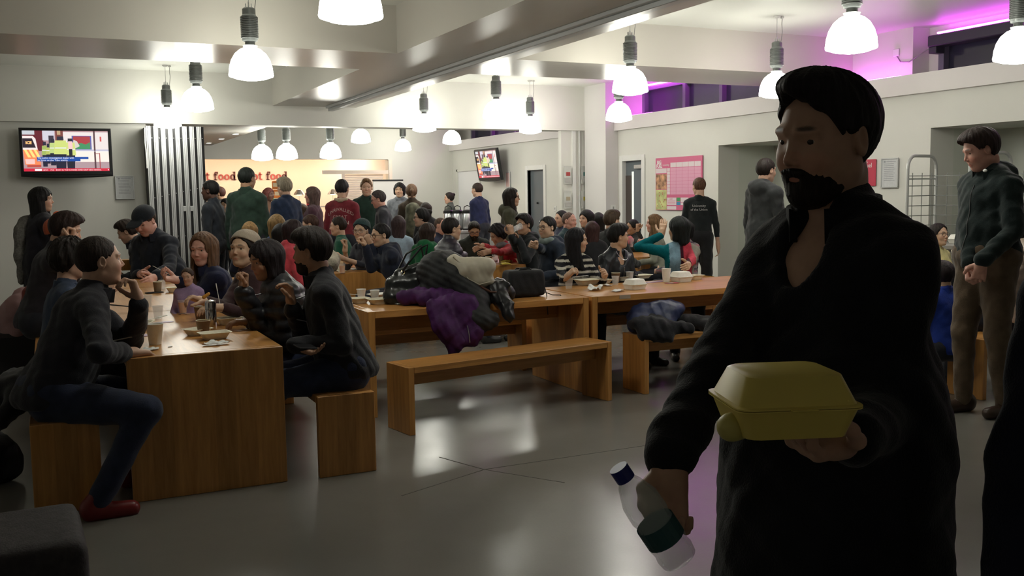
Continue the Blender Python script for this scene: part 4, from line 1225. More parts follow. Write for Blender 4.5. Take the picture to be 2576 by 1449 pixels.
# switches by door 2 and sockets
for i, (y, z, wd, nm, lab) in enumerate(((13.75, 1.28, .09, 'light_switch', 'small white light switch on the wall left of the grey door'), (13.76, 1.10, .14, 'notice', 'small pale card under the light switch by the grey door'), (15.9, 1.25, .09, 'light_switch', 'white switch to the right of the far grey door'))):
    o = empty(nm, onwall(y, z, X1 if y > 14.5 else 8.02), NW if y > 14.5 else NW, lab, 'switch' if 'switch' in nm else 'notice')
    if y < 14.5: o.location = (8.40, 13.715, z); o.rotation_euler = (0, 0, 0)
    m = MB(); m.box((-wd / 2, -.012, -.045), (wd / 2, 0, .045), .003); m.obj('plate', white, o)
    if 'switch' in nm: m = MB(); m.box((-.012, -.018, -.02), (.012, -.012, .02), .002); m.obj('rocker', mat('grey_plastic', (.35, .35, .36), .4), o)
# plates with shiny prints hung either side of the post of the return wall
def sheet(loc, w_, h_, label, colr, seed):
    o = empty('plastic_wallet', loc, 0, label, 'poster', 'prints in clear wallets')
    m = MB(); n = 8; r = random.Random(seed); V = []
    for j in range(n + 1):
        V.append([(-w_ / 2 + w_ * i / 4, -.006 - .004 * math.sin(j * 1.3 + seed) - .002 * r.random(), h_ / 2 - h_ * j / n) for i in range(5)])
    vs = [p for q in V for p in q]; fs = [(j * 5 + i, j * 5 + i + 1, (j + 1) * 5 + i + 1, (j + 1) * 5 + i) for j in range(n) for i in range(4)]
    m.add(vs, fs); m.add([(p[0], p[1] + .003, p[2]) for p in vs], [f[::-1] for f in fs]); m.obj('wallet', mat('clear_wallet', (.62, .63, .60), .08, spec=.9, metal=.25), o, smooth=60)
    m = MB(); m.box((-w_ * .25, -.017, -h_ * .05), (w_ * .3, -.0135, h_ * .16), .002); m.obj('print', colr, o)
    m = MB(); m.box((-w_ * .38, -.016, -h_ * .42), (w_ * .38, -.0135, -h_ * .16)); m.obj('caption_panel', mat('caption_grey', (.45, .44, .42), .7), o)
pr_r = mat('print_red', (.40, .06, .06), .6); pr_g = mat('print_teal', (.05, .16, .15), .6); pr_y = mat('print_yellow', (.42, .36, .06), .6); pr_b = mat('print_beige', (.40, .34, .24), .6)
zt = YB - .045
sheet((7.968, 14.460, 1.836), .14, .30, 'upper wallet with a red print left of the white post', pr_r, 1); sheet((8.300, 14.460, 1.834), .14, .30, 'upper wallet with a dark teal print right of the white post', pr_g, 2)
sheet((7.964, 14.460, 1.422), .14, .30, 'lower wallet with a beige print left of the white post', pr_b, 3); sheet((8.296, 14.460, 1.417), .14, .30, 'lower wallet with a yellow print right of the white post', pr_y, 4)

# ================================================================ folded partition
o = empty('folding_partition', (1.29, 14.1, 0), 0, 'folded stack of tall grey aluminium edged partition panels under the bulkhead', 'partition')
for k in range(8):
    x = .04 + k * .094
    m = MB(); m.box((x - .045, .02, .03), (x + .045, .60, 2.52)); m.obj('panel', dark, o)
    m = MB()
    for q in (-1, 0, 1): m.box((x - .022 + q * .020 - .009, -.012 - (q == 0) * .004, .02), (x - .022 + q * .020 + .009, .02, 2.52), .003)
    m.obj('edge_profile', alu, o)
    m = MB()
    for z in (2.36, 1.55 + .02 * k, 1.02): m.lathe([(.007, 0), (.006, .004)], 8, c=(0, 0, 0)); m.v[-16:] = [(x + .022 + v[0], .016 - v[2] - .0, z + v[1]) for v in m.v[-16:]]
    m.obj('screw', steel, o)
for k in (4, 5):
    m = MB(); m.box((.04 + k * .094 - .005, -.012, 1.36), (.04 + k * .094 + .045, .02, 1.43), .004); m.obj('latch', alu, o)
m = MB(); m.tube([(-.025, -.005, 2.5), (-.03, -.005, 2.3), (-.022, -.005, 2.15), (-.02, -.005, 1.95)], .010, 6); m.obj('edge_seal', white, o)

# ================================================================ tables and benches
def slab(mb, a, b, bev=.003): mb.box(a, b, bev)
def make_board_frame(name, L_, W_, H_, th, rail_h, rail_t, axis, label, cat, group, loc, rz=0):
    """portal of three boards with a rail. Length along local x or y"""
    o = empty(name, loc, rz, label, cat, group)
    def bx(nm, a, b, wd):
        if axis == 'y': a = (a[1], a[0], a[2]); b = (b[1], b[0], b[2]); wd = {'x': 'y', 'y': 'x'}.get(wd, wd)
        m = MB(); slab(m, a, b); return m.obj(nm, wood(wd), o)
    bx('table_top' if cat == 'table' else 'seat', (th + .0008, 0, H_ - th), (L_ - th - .0008, W_, H_), 'x')
    # mitred ends: the end board runs the full height
    bx('end_panel', (0, 0, 0), (th, W_, H_), 'z'); bx('end_panel', (L_ - th, 0, 0), (L_, W_, H_), 'z')
    if rail_h: bx('rail', (th, W_ / 2 - rail_t / 2, H_ - th - rail_h), (L_ - th, W_ / 2 + rail_t / 2, H_ - th), 'x')
    return o
TG, BG = 'long oak refectory tables', 'oak benches'
def table(x, y, L_, W_, axis, label): return make_board_frame('refectory_table', L_, W_, .74, .048, .15, .03, axis, label, 'table', TG, (x, y, 0))
def bench(x, y, L_, W_, axis, label, rz=0, H_=.45): return make_board_frame('bench', L_, W_, H_, .042, .10, .03, axis, label, 'bench', BG, (x, y, 0), rz)
table(.32, 5.16, 2.09, .78, 'y', 'nearest oak table, its broad end panel facing us at lower left')
table(.32, 7.26, 2.04, .78, 'y', 'second oak table behind the nearest one, where the ginger woman eats')
table(.32, 9.32, 1.06, .78, 'y', 'third oak table in the left row, by the man in the black cap')
table(1.95, 6.38, 1.74, .88, 'x', 'oak table heaped with coats and bags in the middle')
table(3.72, 6.38, 2.00, .88, 'x', 'oak table with the takeaway boxes, partly behind the foreground man')
table(2.50, 9.80, 1.74, .78, 'y', 'oak table with two orange drinks behind the bearded man')
table(4.42, 9.80, 1.74, .78, 'y', 'oak table with banana skins behind the black bag')
table(6.36, 9.98, 1.74, .78, 'y', 'oak table end seen under the teal sleeve, behind the young man in leather')
bench(-.13, 5.16, 2.03, .31, 'y', 'oak bench under the man with the red shoes')
bench(-.13, 7.25, 2.05, .31, 'y', 'oak bench further along the left wall side, behind the first')
bench(1.27, 5.13, 2.05, .32, 'y', 'oak bench under the bearded man, its end panel facing us')
bench(1.27, 7.25, 2.05, .31, 'y', 'oak bench under the ginger woman')
bench(2.02, 5.78, 1.70, .30, 'x', 'empty oak bench pulled out at an angle in the middle of the floor', rz=math.radians(9.5), H_=.44)
bench(4.02, 6.12, 1.75, .31, 'x', 'oak bench with dark coats on it, pushed under the takeaway table', H_=.44)
bench(1.98, 7.48, 1.72, .30, 'x', 'oak bench on the far side of the coat-laden table')
bench(3.78, 7.48, 1.95, .30, 'x', 'oak bench under the woman in the striped jumper')
for i, (x, y, lab) in enumerate(((2.03, 9.8, 'oak bench under the woman in the coral jacket'), (3.44, 9.8, 'oak bench under the glasses wearer in the dark hooded coat'), (3.98, 9.8, 'oak bench under the man in the black padded jacket'),
                  (5.36, 9.8, 'oak bench under the round faced man with glasses'), (5.92, 9.98, 'oak bench left of the table with the pink drink'), (7.30, 9.98, 'oak bench right of the table with the pink drink'),
                  (2.03, 11.9, 'oak bench in the second row under the blonde woman'), (3.44, 11.9, 'oak bench in the second row under the woman in light blue'), (5.36, 11.9, 'oak bench in the second row under the bald man'))):
    bench(x, y, 1.72, .31, 'y', lab)
# wooden box standing at the far end of the left row
m = MB(); m.box((-.09, -.08, 0), (.09, .08, .12), .004); o = m.obj('wooden_box', wood('z')); o.location = (0.815, 11.718, 0.742); tag(o, 'small oak box standing on the far end of the left tables', 'box')
# upholstered stool in the corner
o = empty('upholstered_stool', (-.43, 3.42, 0), math.radians(2), 'dark grey upholstered stool cut by the lower left corner', 'stool')
f = Field(); f.ell((0, 0, .36), (.9, .6, .2), None, .01)
def stool_shape(X, Y, Z, D):
    qx, qy, qz = np.abs(X) - .44, np.abs(Y) - .20, np.abs(Z - .385) - .055
    return np.sqrt(np.maximum(qx, 0) ** 2 + np.maximum(qy, 0) ** 2 + np.maximum(qz, 0) ** 2) + np.minimum(np.maximum(qx, np.maximum(qy, qz)), 0) - .045 + .0 * D
f.p = []; f.cap((-.5, -.27, .28), (.5, .27, .5), .02); f.post.append(stool_shape)
P_, F_ = f.build(.022); link('cushion', npmesh('cushion', P_, F_), mat('stool_fabric', (.040, .035, .036), .8, noise=.3, nscale=40, bump=.5, bscale=150), o)
m = MB(); m.box((-.46, -.22, .06), (.46, .22, .31), .01); m.obj('plinth', mat('stool_base', (.012, .011, .012), .6), o)
for sx in (-1, 1):
    for sy in (-1, 1): m = MB(); m.lathe([(.02, 0), (.02, .06)], 10, c=(sx * .4, sy * .17, 0)); m.obj('foot', steel, o)

# tall wire-sided trolley by the right wall
def trolley(loc, rz, label):
    o = empty('grille_trolley', loc, rz, label, 'trolley', 'wire sided trolleys')
    tub = mat('galvanised_tube', (.50, .51, .50), .4, metal=.5); wr = mat('galvanised_wire', (.30, .31, .30), .45, metal=.5)
    for y in (-.33, .33):
        pts = [(-.24, y, .15), (-.24, y, 1.72)] + [(-.24 + .11 * (1 - math.cos(a)), y, 1.72 + .13 * math.sin(a)) for a in (.4, .8, 1.2, 1.57)] + [(.13, y, 1.85)] + [(.13 + .11 * math.sin(a), y, 1.72 + .13 * math.cos(a)) for a in (.4, .8, 1.2, 1.57)] + [(.24, y, .15)]
        m = MB(); m.tube(pts, .016, 8); m.obj('side_frame', tub, o)
        m = MB()
        for z in (1.62, 1.0, .3): m.tube([(-.24, y, z), (.24, y, z)], .008, 6)
        m.obj('cross_bar', tub, o)
        m = MB()
        for k in range(14): m.tube([(-.23, y, .35 + k * .10), (.23, y, .35 + k * .10)], .0045, 5)
        for x in (-.16, 0, .16): m.tube([(x, y, .3), (x, y, 1.68)], .0045, 5)
        m.obj('mesh_side', wr, o)
    m = MB()
    for k in range(14): m.tube([(.23, -.33, .35 + k * .10), (.23, .33, .35 + k * .10)], .0045, 5)
    for y in (-.2, -.07, .07, .2): m.tube([(.23, y, .3), (.23, y, 1.68)], .0045, 5)
    m.obj('mesh_back', wr, o)
    m = MB(); m.box((-.25, -.34, .13), (.25, .34, .17), .006); m.obj('base', wr, o)
    for sx in (-1, 1):
        for sy in (-1, 1):
            m = MB(); m.lathe([(.03, -.012), (.05, -.012), (.05, .012), (.03, .012)], 14, c=(0, 0, 0)); m.v = [(sx * .2 + v[0], sy * .28 + v[2], .05 + v[1]) for v in m.v]; m.box((sx * .2 - .02, sy * .28 - .02, .05), (sx * .2 + .02, sy * .28 + .02, .13)); m.obj('castor', dark, o)
    return o
c = (7.950, 6.920, 1.870)
trolley((8.06, 6.80, 0), math.radians(8), 'tall galvanised wire trolley against the right wall, left of the standing man')
trolley((8.12, 6.02, 0), math.radians(4), 'second wire trolley half hidden behind the standing man')
# counter in the far room with the flasks
o = empty('drinks_counter', (7.0, 17.0, 0), 0, 'counter by the far right wall carrying the steel drink flasks', 'counter')
m = MB(); m.box((-.45, -1.2, 0), (.75, 1.2, .86)); m.obj('cabinet', mat('counter_body', (.42, .42, .40), .5), o)
m = MB(); m.box((-.48, -1.23, .86), (.78, 1.23, .90), .005); m.obj('worktop', mat('counter_top', (.55, .55, .53), .3), o)
o2 = empty('serving_counter', (4.2, 21.3, 0), 0, 'long warm lit serving counter under the hot food sign', 'counter')
m = MB(); m.box((-3.5, -.35, 0), (2.2, .35, .9)); m.obj('cabinet', steel, o2)
m = MB(); m.box((-3.5, -.38, .9), (2.2, .38, .94), .005); m.obj('worktop', steel, o2)
m = MB(); m.box((-3.4, .0, 1.30), (2.0, .35, 1.33), .004); m.obj('gantry_shelf', mat('gantry_glass', (.6, .6, .58), .1, spec=.8), o2)
for x in (-3.3, -1.6, .2, 1.9): m = MB(); m.tube([(x, .2, .94), (x, .2, 1.3)], .015, 8); m.obj('gantry_post', steel, o2)

# ================================================================ sign, servery contents
lr = mat('sign_red', (.42, .08, .07), .6); ld_ = mat('sign_brown', (.13, .035, .035), .6)
def slab_letters(word, x, z, sc, cols, y):
    """slab-serif lettering cut from board: stems, bowls and serifs"""
    o = empty('wall_sign', (x, y, z), 0, None, 'sign')
    cx = 0
    def ring(m, c0, w_, h_, t):
        n = 20; A, B = [], []
        for k in range(n):
            a = 2 * PI * k / n; A.append((c0 + w_ / 2 * math.cos(a), h_ / 2 + h_ / 2 * math.sin(a))); B.append((c0 + (w_ / 2 - t) * math.cos(a), h_ / 2 + (h_ / 2 - t * .55) * math.sin(a)))
        vs = [(p[0] * sc, yy, p[1] * sc) for yy in (-.02, 0) for p in A + B]; fs = []
        for k in range(n):
            k2 = (k + 1) % n
            fs += [(k, k2, n + k2, n + k), (2 * n + k, 3 * n + k, 3 * n + k2, 2 * n + k2), (k, 2 * n + k, 2 * n + k2, k2), (n + k, n + k2, 3 * n + k2, 3 * n + k)]
        m.add(vs, fs)
    def bar(m, a, b, c, d): m.box((a * sc, -.02, b * sc), (c * sc, 0, d * sc))
    for i, chh in enumerate(word):
        m = MB()
        if chh == ' ': cx += .45; continue
        if chh == 'o': ring(m, cx + .34, .68, .72, .20); w_ = .74
        elif chh == 'd': ring(m, cx + .32, .62, .72, .19); bar(m, cx + .46, 0, cx + .65, 1.05); bar(m, cx + .34, .95, cx + .65, 1.05); bar(m, cx + .46, 0, cx + .78, .09); w_ = .82
        elif chh == 'h': bar(m, cx + .08, 0, cx + .27, 1.05); bar(m, cx, .95, cx + .27, 1.05); bar(m, cx, 0, cx + .36, .09); bar(m, cx + .27, .56, cx + .60, .72); bar(m, cx + .50, 0, cx + .69, .66); bar(m, cx + .42, 0, cx + .78, .09); w_ = .83
        elif chh == 't': bar(m, cx + .12, .08, cx + .31, .92); bar(m, cx, .60, cx + .48, .71); bar(m, cx + .16, 0, cx + .48, .13); w_ = .54
        elif chh == 'f': bar(m, cx + .10, 0, cx + .29, .92); bar(m, cx, .60, cx + .46, .71); bar(m, cx + .16, .90, cx + .54, 1.05); bar(m, cx + .40, .78, cx + .54, .96); bar(m, cx, 0, cx + .42, .09); w_ = .54
        m.obj('letter', (lr if cols[i] == 'r' else ld_), o); cx += w_
    return o, cx
sc = .182
o, wd = slab_letters('hot food', 3.08, 1.955, sc, 'drr drrd', 23.38); o['label'] = 'left hot food sign in red and brown slab letters on the servery wall'
o, wd = slab_letters('hot food', 4.28, 1.955, sc, 'drr drrd', 23.38); o['label'] = 'right hot food sign in red and brown slab letters, beside the tall man'
# packets and dishes on the servery gantry
def box_thing(name, c, dims, m_, label, cat, group=None, lid=None):
    o = empty(name, c, random.uniform(-.2, .2), label, cat, group)
    m = MB(); m.box((-dims[0] / 2, -dims[1] / 2, 0), (dims[0] / 2, dims[1] / 2, dims[2]), min(dims) * .08); m.obj('carton', m_, o)
    m = MB(); m.box((-dims[0] * .4, -dims[1] / 2 - .003, dims[2] * .3), (dims[0] * .4, -dims[1] / 2, dims[2] * .75)); m.obj('label_panel', lid or mat('label_cream', (.7, .6, .4), .7), o)
    return o
orm = mat('carton_orange', (.62, .20, .04), .6); grm = mat('carton_green', (.03, .20, .10), .6); rdm = mat('carton_red', (.50, .04, .05), .6)
for i, (dx, dz, mm_, nm) in enumerate(((-.13, .19, orm, 'orange'), (.05, .19, orm, 'orange'), (-.12, 0, grm, 'green'), (.06, 0, grm, 'green'), (-.12, .38, orm, 'orange'), (.06, .38, orm, 'orange'))):
    c = (4.681, 20.252, 1.531)
    box_thing('carton', (c[0] + dx, 21.45, 1.33 + dz), (.17, .2, .18), mm_, nm + ' carton in the stack on the servery shelf, ' + ('left', 'right')[i % 2] + ' column, ' + ('middle', 'bottom', 'top')[(i // 2)] + ' row', 'carton', 'cartons on the servery shelf')
for i, (px, lab) in enumerate((((5.231, 20.105, 1.572), 'red bottle-like packet on the servery counter'), ((5.321, 20.062, 1.571), 'red packet with a pale label on the servery counter'), ((5.391, 20.033, 1.603), 'taller red packet at the right on the servery counter'))):
    box_thing('packet', (px[0], 21.25, 1.33), (.11, .1, .26 + .05 * (i == 2)), rdm, lab, 'packet', 'red packets on the servery shelf')
for i, (x, lab) in enumerate(((5.0, 'steel heat lamp glowing over the servery, behind the mauve coat'), (5.75, 'steel heat lamp glowing left of the man in green'), (4.35, 'steel heat lamp glowing behind the blonde man'))):
    o = empty('heat_lamp', (x, 21.2, 1.33), 0, lab, 'lamp')
    m = MB(); m.lathe([(.03, .0), (.03, .01), (.006, .012), (.006, .30)], 12); m.obj('stand', steel, o)
    m = MB(); m.lathe([(.12, .22), (.10, .26), (.05, .33), (.01, .34)], 16, c=(0, -.0, .03)); m.obj('lamp_shade', steel, o)
    m = MB(); m.lathe([(.05, .21), (.06, .23), (.03, .26)], 12, c=(0, 0, .03)); m.obj('bulb', mat('heat_bulb', (1, .6, .3), .5, emit=(1, .62, .3), estr=25), o)
# steel drink flasks on the far counter
for i, (px, w_) in enumerate(((1128, .17), (1151, .17), (1176, .20))):
    c = (6.569, 16.407, 1.059) if i == 0 else ((6.680, 16.243, 1.060) if i == 1 else (6.803, 16.073, 1.060))
    o = empty('drink_flask', (c[0], c[1], .90), math.radians(-20), ('left', 'middle', 'right')[i] + ' one of three big steel drink flasks on the far counter', 'flask', 'steel drink flasks')
    m = MB(); m.lathe([(.085, 0), (.088, .01), (.088, .28), (.080, .30)], 20); m.obj('body', steel, o, smooth=40)
    m = MB(); m.lathe([(.092, .30), (.092, .34), (.07, .36), (.02, .365)], 20); m.obj('lid', black, o); m = MB(); m.lathe([(.09, -.0), (.09, .03)], 20); m.obj('base_ring', black, o)
    m = MB(); m.tube([(-.06, 0, .35), (-.055, 0, .41), (0, 0, .44), (.055, 0, .41), (.06, 0, .35)], .009, 6); m.obj('carry_handle', black, o)
    m = MB(); m.box((.08, -.02, .02), (.13, .02, .10), .006); m.box((.075, -.018, .10), (.095, .018, .30), .005); m.obj('tap', black, o)
for i, (dx, lab) in enumerate(((0, 'dark jar on the far counter right of the flasks'), (.09, 'second dark jar on the far counter by the navy shirt'))):
    c = (6.803, 16.073, 1.060); o = empty('jar', (c[0] + .16 + dx, c[1] - .05, .90), 0, lab, 'jar', 'jars on the far counter')
    m = MB(); m.lathe([(.032, 0), (.034, .01), (.034, .10), (.024, .12)], 12); m.obj('glass', mat('jar_glass', (.10, .09, .10), .2), o); m = MB(); m.lathe([(.026, .12), (.026, .145)], 12); m.obj('lid', black, o)
o = empty('menu_board', (6.063, 18.264, 1.597), 0, 'white flip board behind the man in the grey jacket', 'board')
m = MB(); m.box((-.30, 0, -.35), (.30, .03, .22), .004); m.obj('panel', mat('board_white', (.75, .73, .70), .5), o)
m = MB(); m.box((-.31, -.012, .22), (.31, .035, .25), .004); m.tube([(-.25, .05, .2), (-.35, .05, -1.55)], .012, 6); m.tube([(.25, .05, .2), (.35, .05, -1.55)], .012, 6); m.obj('stand', dark, o)

# ================================================================ tableware
foam = mat('foam_white', (.88, .87, .80), .55, noise=.04, nscale=60)
pulp = mat('pulp_cream', (.84, .79, .64), .7, noise=.06, nscale=50)
kraft = mat('kraft_brown', (.23, .15, .085), .7, noise=.08, nscale=40)
cream = mat('rim_cream', (.70, .66, .50), .5)
clear = mat('clear_plastic', (.85, .87, .87), .12, alpha=.22, spec=.8)
juice = mat('orange_juice', (.95, .36, .02), .35)
tissue = mat('tissue', (.80, .80, .77), .9)
PID = {}
def cup(kind, loc, h, rt, label, fill=None, rb=None, group=None, cat='cup', sz=1):
    o = empty('cup', loc, random.uniform(0, 6), label, cat, group); rb = rb or rt * .72
    t = .0016 if kind != 'foam' else .003
    mm_ = {'foam': foam, 'white': mat('paper_white', (.82, .82, .80), .5), 'kraft': kraft, 'clear': clear}[kind]
    m = MB(); pr = [(rb * .9, .003), (rb, 0), (rt, h), (rt + .0015, h + .001), (rt - t, h), (rb - t, .004)]
    m.lathe(pr[1:], 24, cap=True)
    m.obj('wall', mm_, o, smooth=50)
    m = MB(); m.tube([((rt) * math.cos(a), (rt) * math.sin(a), h) for a in [2 * PI * k / 24 for k in range(24)]], .0022, 5, closed=True)
    m.obj('rim', cream if kind == 'kraft' else mm_, o, smooth=60)
    if fill:
        fh = h * fill[1]; m = MB(); r1 = rb + (rt - rb) * fill[1] - t - .001
        m.lathe([(rb - t - .001, .005), (r1, fh)], 20); m.obj('drink' , fill[0], o, smooth=50)
    return o
def tray(loc, w_, d_, h_, label, rz=0., mm_=None, food=None, name='food_tray', group=None, tilt=0):
    o = empty(name, loc, rz, label, 'food tray', group); mm_ = mm_ or pulp
    m = MB(); rr = .022
    m.loft([rrect(w_ * .62, d_ * .62, rr * .7, .002), rrect(w_ * .68, d_ * .68, rr, 0), rrect(w_ * .93, d_ * .93, rr, h_ - .002), rrect(w_ + .006, d_ + .006, rr, h_ - .001), rrect(w_ + .006, d_ + .006, rr, h_ + .001),
            rrect(w_ * .90, d_ * .90, rr, h_ + .001), rrect(w_ * .66, d_ * .66, rr, .004)], cap=True)
    m.obj('shell', mm_, o, smooth=40)
    if tilt: o.rotation_euler[0] = tilt
    if food:
        f = Field(); r = random.Random(label)
        for k in range(9): f.ell((r.uniform(-.25, .25) * w_, r.uniform(-.25, .25) * d_, h_ * .45), (r.uniform(.012, .024), r.uniform(.012, .024), .010), None, .008)
        P_, F_ = f.build(.005); link('food', npmesh('food', P_, F_), food, o)
    return o
def clamshell(loc, w_, d_, h_, label, rz=0., mm_=None, name='takeaway_box'):
    o = empty(name, loc, rz, label, 'takeaway box'); mm_ = mm_ or foam; rr = .02
    m = MB(); m.loft([rrect(w_ * .80, d_ * .80, rr, 0), rrect(w_ * .95, d_ * .95, rr, h_ * .46), rrect(w_, d_, rr, h_ * .47), rrect(w_, d_, rr, h_ * .49), rrect(w_ * .9, d_ * .9, rr, h_ * .49)]); m.obj('base', mm_, o, smooth=30)
    m = MB(); m.loft([rrect(w_ * .9, d_ * .9, rr, h_ * .50), rrect(w_, d_, rr, h_ * .50), rrect(w_, d_, rr, h_ * .525), rrect(w_ * .93, d_ * .93, rr, h_ * .54), rrect(w_ * .76, d_ * .72, rr, h_ * .97), rrect(w_ * .70, d_ * .66, rr, h_)]); m.obj('lid', mm_, o, smooth=30)
    m = MB(); m.box((-.02, -d_ / 2 - .008, h_ * .49), (.02, -d_ / 2 + .002, h_ * .515), .002); m.obj('tab', mm_, o)
    return o
def napkin(loc, sz, label, seed, hgt=.02, cat='napkin'):
    r = random.Random(seed); n = 9; V = []
    for j in range(n):
        for i in range(n):
            x, y = (i / (n - 1) - .5), (j / (n - 1) - .5)
            z = .004 + hgt * abs(math.sin(3.1 * x * 2 + seed) * math.cos(4.3 * y + seed * 2)) * (1 - abs(x)) + r.uniform(0, .003)
            V.append((x * sz[0] * (1 + .15 * math.sin(7 * y + seed)), y * sz[1] * (1 + .2 * math.sin(6 * x + seed)), z))
    m = MB(); q = [(j * n + i, j * n + i + 1, (j + 1) * n + i + 1, (j + 1) * n + i) for j in range(n - 1) for i in range(n - 1)]
    m.add(V, q); m.add([(a, b, c - .0015) for a, b, c in V], [f[::-1] for f in q])
    o = m.obj('napkin', tissue, None, loc, (0, 0, r.uniform(0, 6)), smooth=60); return tag(o, label, cat)
def fork(loc, rot, label, L_=.15, name='plastic_fork', colr=None):
    m = MB(); m.box((-.004, 0, -.001), (.004, L_ * .62, .002), .001); m.box((-.010, L_ * .62, -.001), (.010, L_ * .76, .002), .001)
    for k in range(4): m.box((-.0095 + k * .0055, L_ * .75, -.001), (-.0065 + k * .0055, L_, .002))
    o = m.obj(name, colr or foam, None, loc, rot); return tag(o, label, 'fork' if 'fork' in name else 'cutlery')
def flyer(loc, w_, d_, rz, colr, label, name='leaflet'):
    m = MB(); m.box((-w_ / 2, -d_ / 2, 0), (w_ / 2, d_ / 2, .0015)); o = m.obj(name, colr, None, loc, (0, 0, rz))
    m = MB(); m.box((-w_ * .35, -d_ * .3, .0015), (w_ * .1, d_ * .3, .0022)); m.obj('print', mat('leaflet_print', (.55, .45, .50), .6), o); return tag(o, label, 'leaflet')
purple = mat('leaflet_purple', (.28, .14, .26), .4)

# --- nearest table
cup('foam', (0.500, 5.590, 0.741), .112, .046, 'white foam cup near the edge of the nearest table, by the man\'s hand', rb=.032)
cup('clear', (0.820, 7.019, 0.741), .092, .034, 'clear cup of orange juice in the middle of the left tables', (juice, .82), rb=.025)
o = empty('vacuum_flask', (0.867, 6.061, 0.741), 0, 'tall steel vacuum flask on the nearest table', 'flask')
m = MB(); m.lathe([(.031, 0), (.033, .004), (.033, .118), (.032, .120)], 28); m.obj('body', mat('polished_steel', (.62, .60, .58), .14, metal=1.), o, smooth=40)
m = MB(); m.lathe([(.0335, .122), (.0335, .158), (.030, .172), (.016, .179), (.004, .180)], 28); m.obj('cup_lid', mat('polished_steel'), o, smooth=40)
m = MB(); m.lathe([(.0325, .119), (.0325, .123)], 28); m.obj('seal_ring', black, o)
cup('kraft', (0.787, 5.820, 0.757), .070, .040, 'open brown paper cup with yellow soup, standing in the tray by the steel flask', (mat('soup', (.55, .42, .06), .3), .9), rb=.031)
tray((0.758, 5.854, 0.741), .14, .13, .036, 'cream tray half behind the brown soup cup, nearest table', .5)
tray((0.821, 5.634, 0.741), .17, .12, .038, 'empty cream tray at the front of the nearest table', .15)
tray((1.004, 6.251, 0.741), .155, .13, .042, 'deep cream bowl beside the elbow of the woman in black', .1)
napkin((0.791, 5.398, 0.741), (.13, .07), 'crumpled white napkin in front of the empty cream tray', 1, .022)
napkin((0.453, 5.382, 0.741), (.09, .06), 'torn white napkin by the seated man\'s hand', 2, .012)
tray((0.482, 6.339, 0.741), .16, .13, .040, 'cream tray with leftovers behind the white foam cup', -.3, food=mat('leftovers', (.50, .46, .30), .6))
fork((0.506, 6.328, 0.785), (math.radians(8), 0, math.radians(-70)), 'white plastic fork resting in the tray of leftovers')
cup('clear', (0.633, 6.783, 0.741), .085, .034, 'empty clear cup behind the foam cup on the nearest table', rb=.025)
flyer((0.453, 5.984, 0.741), .20, .10, .3, purple, 'purple leaflet lying left of the white foam cup'); flyer((0.611, 6.563, 0.741), .18, .06, .2, purple, 'purple leaflet lying behind the clear cup')
m = MB(); m.box((-.012, -.004, 0), (.012, .004, .004), .001); o = m.obj('paper_scrap', tissue, None, (0.560, 5.441, 0.741), (0, 0, .4)); tag(o, 'tiny white scrap of paper at the front of the nearest table', 'scrap')
cup('kraft', (0.879, 6.604, 0.741), .085, .040, 'brown paper cup standing behind the steel flask', rb=.030); tray((0.922, 7.089, 0.741), .15, .12, .036, 'cream tray behind the steel flask', .9)
cup('kraft', (0.823, 8.742, 0.745), .085, .036, 'brown paper cup on the left tables beside the small tray', rb=.028)
cup('clear', (0.887, 8.995, 0.741), .080, .030, 'clear cup just behind the brown paper cup on the second table', rb=.024)
m = MB(); m.box((-.07, -.035, 0), (.07, .035, .008), .003); o = m.obj('smartphone', black, None, (0.789, 8.686, 0.742), (0, 0, .3)); m = MB(); m.box((-.064, -.031, .008), (.064, .031, .0088)); m.obj('screen', mat('phone_glass', (.01, .01, .012), .08), o); tag(o, 'black phone lying under the brown cup on the second table', 'phone')
tray((0.963, 8.695, 0.741), .155, .13, .040, 'cream tray in front of the ginger woman', -.2)
cup('clear', (0.640, 7.586, 0.741), .085, .033, 'clear cup by the elbow of the man in the dark jacket', rb=.025)
# --- coat table
tray((2.066, 6.965, 0.741), .13, .13, .038, 'left half of the cream box under the two white cups', .1); tray((2.170, 6.835, 0.741), .155, .14, .038, 'right half of the cream box under the two white cups', .05)
cup('white', (2.124, 7.111, 0.760), .068, .035, 'left one of two white paper cups in the cream box', rb=.025, group='white cups on the coat table'); cup('white', (2.186, 6.971, 0.760), .068, .035, 'right one of two white paper cups in the cream box', rb=.025, group='white cups on the coat table')
tray((2.344, 7.350, 0.741), .17, .13, .02, 'shallow white plate behind the two white cups', .4, foam, name='plate')
fork((2.218, 6.848, 0.790), (math.radians(12), 0, math.radians(-65)), 'white plastic fork sticking out over the plate towards the bags'); fork((2.098, 7.063, 0.790), (math.radians(5), 0, math.radians(60)), 'white fork handle behind the left white cup')
napkin((2.091, 7.098, 0.742), (.06, .05), 'crumpled tissue at the left end of the coat table', 4, .03); napkin((2.244, 6.910, 0.765), (.07, .05), 'crumpled tissue inside the cream box by the right cup', 6, .02)
napkin((2.267, 6.742, 0.741), (.15, .05), 'folded white napkin at the front edge beside the purple coat', 5, .006)
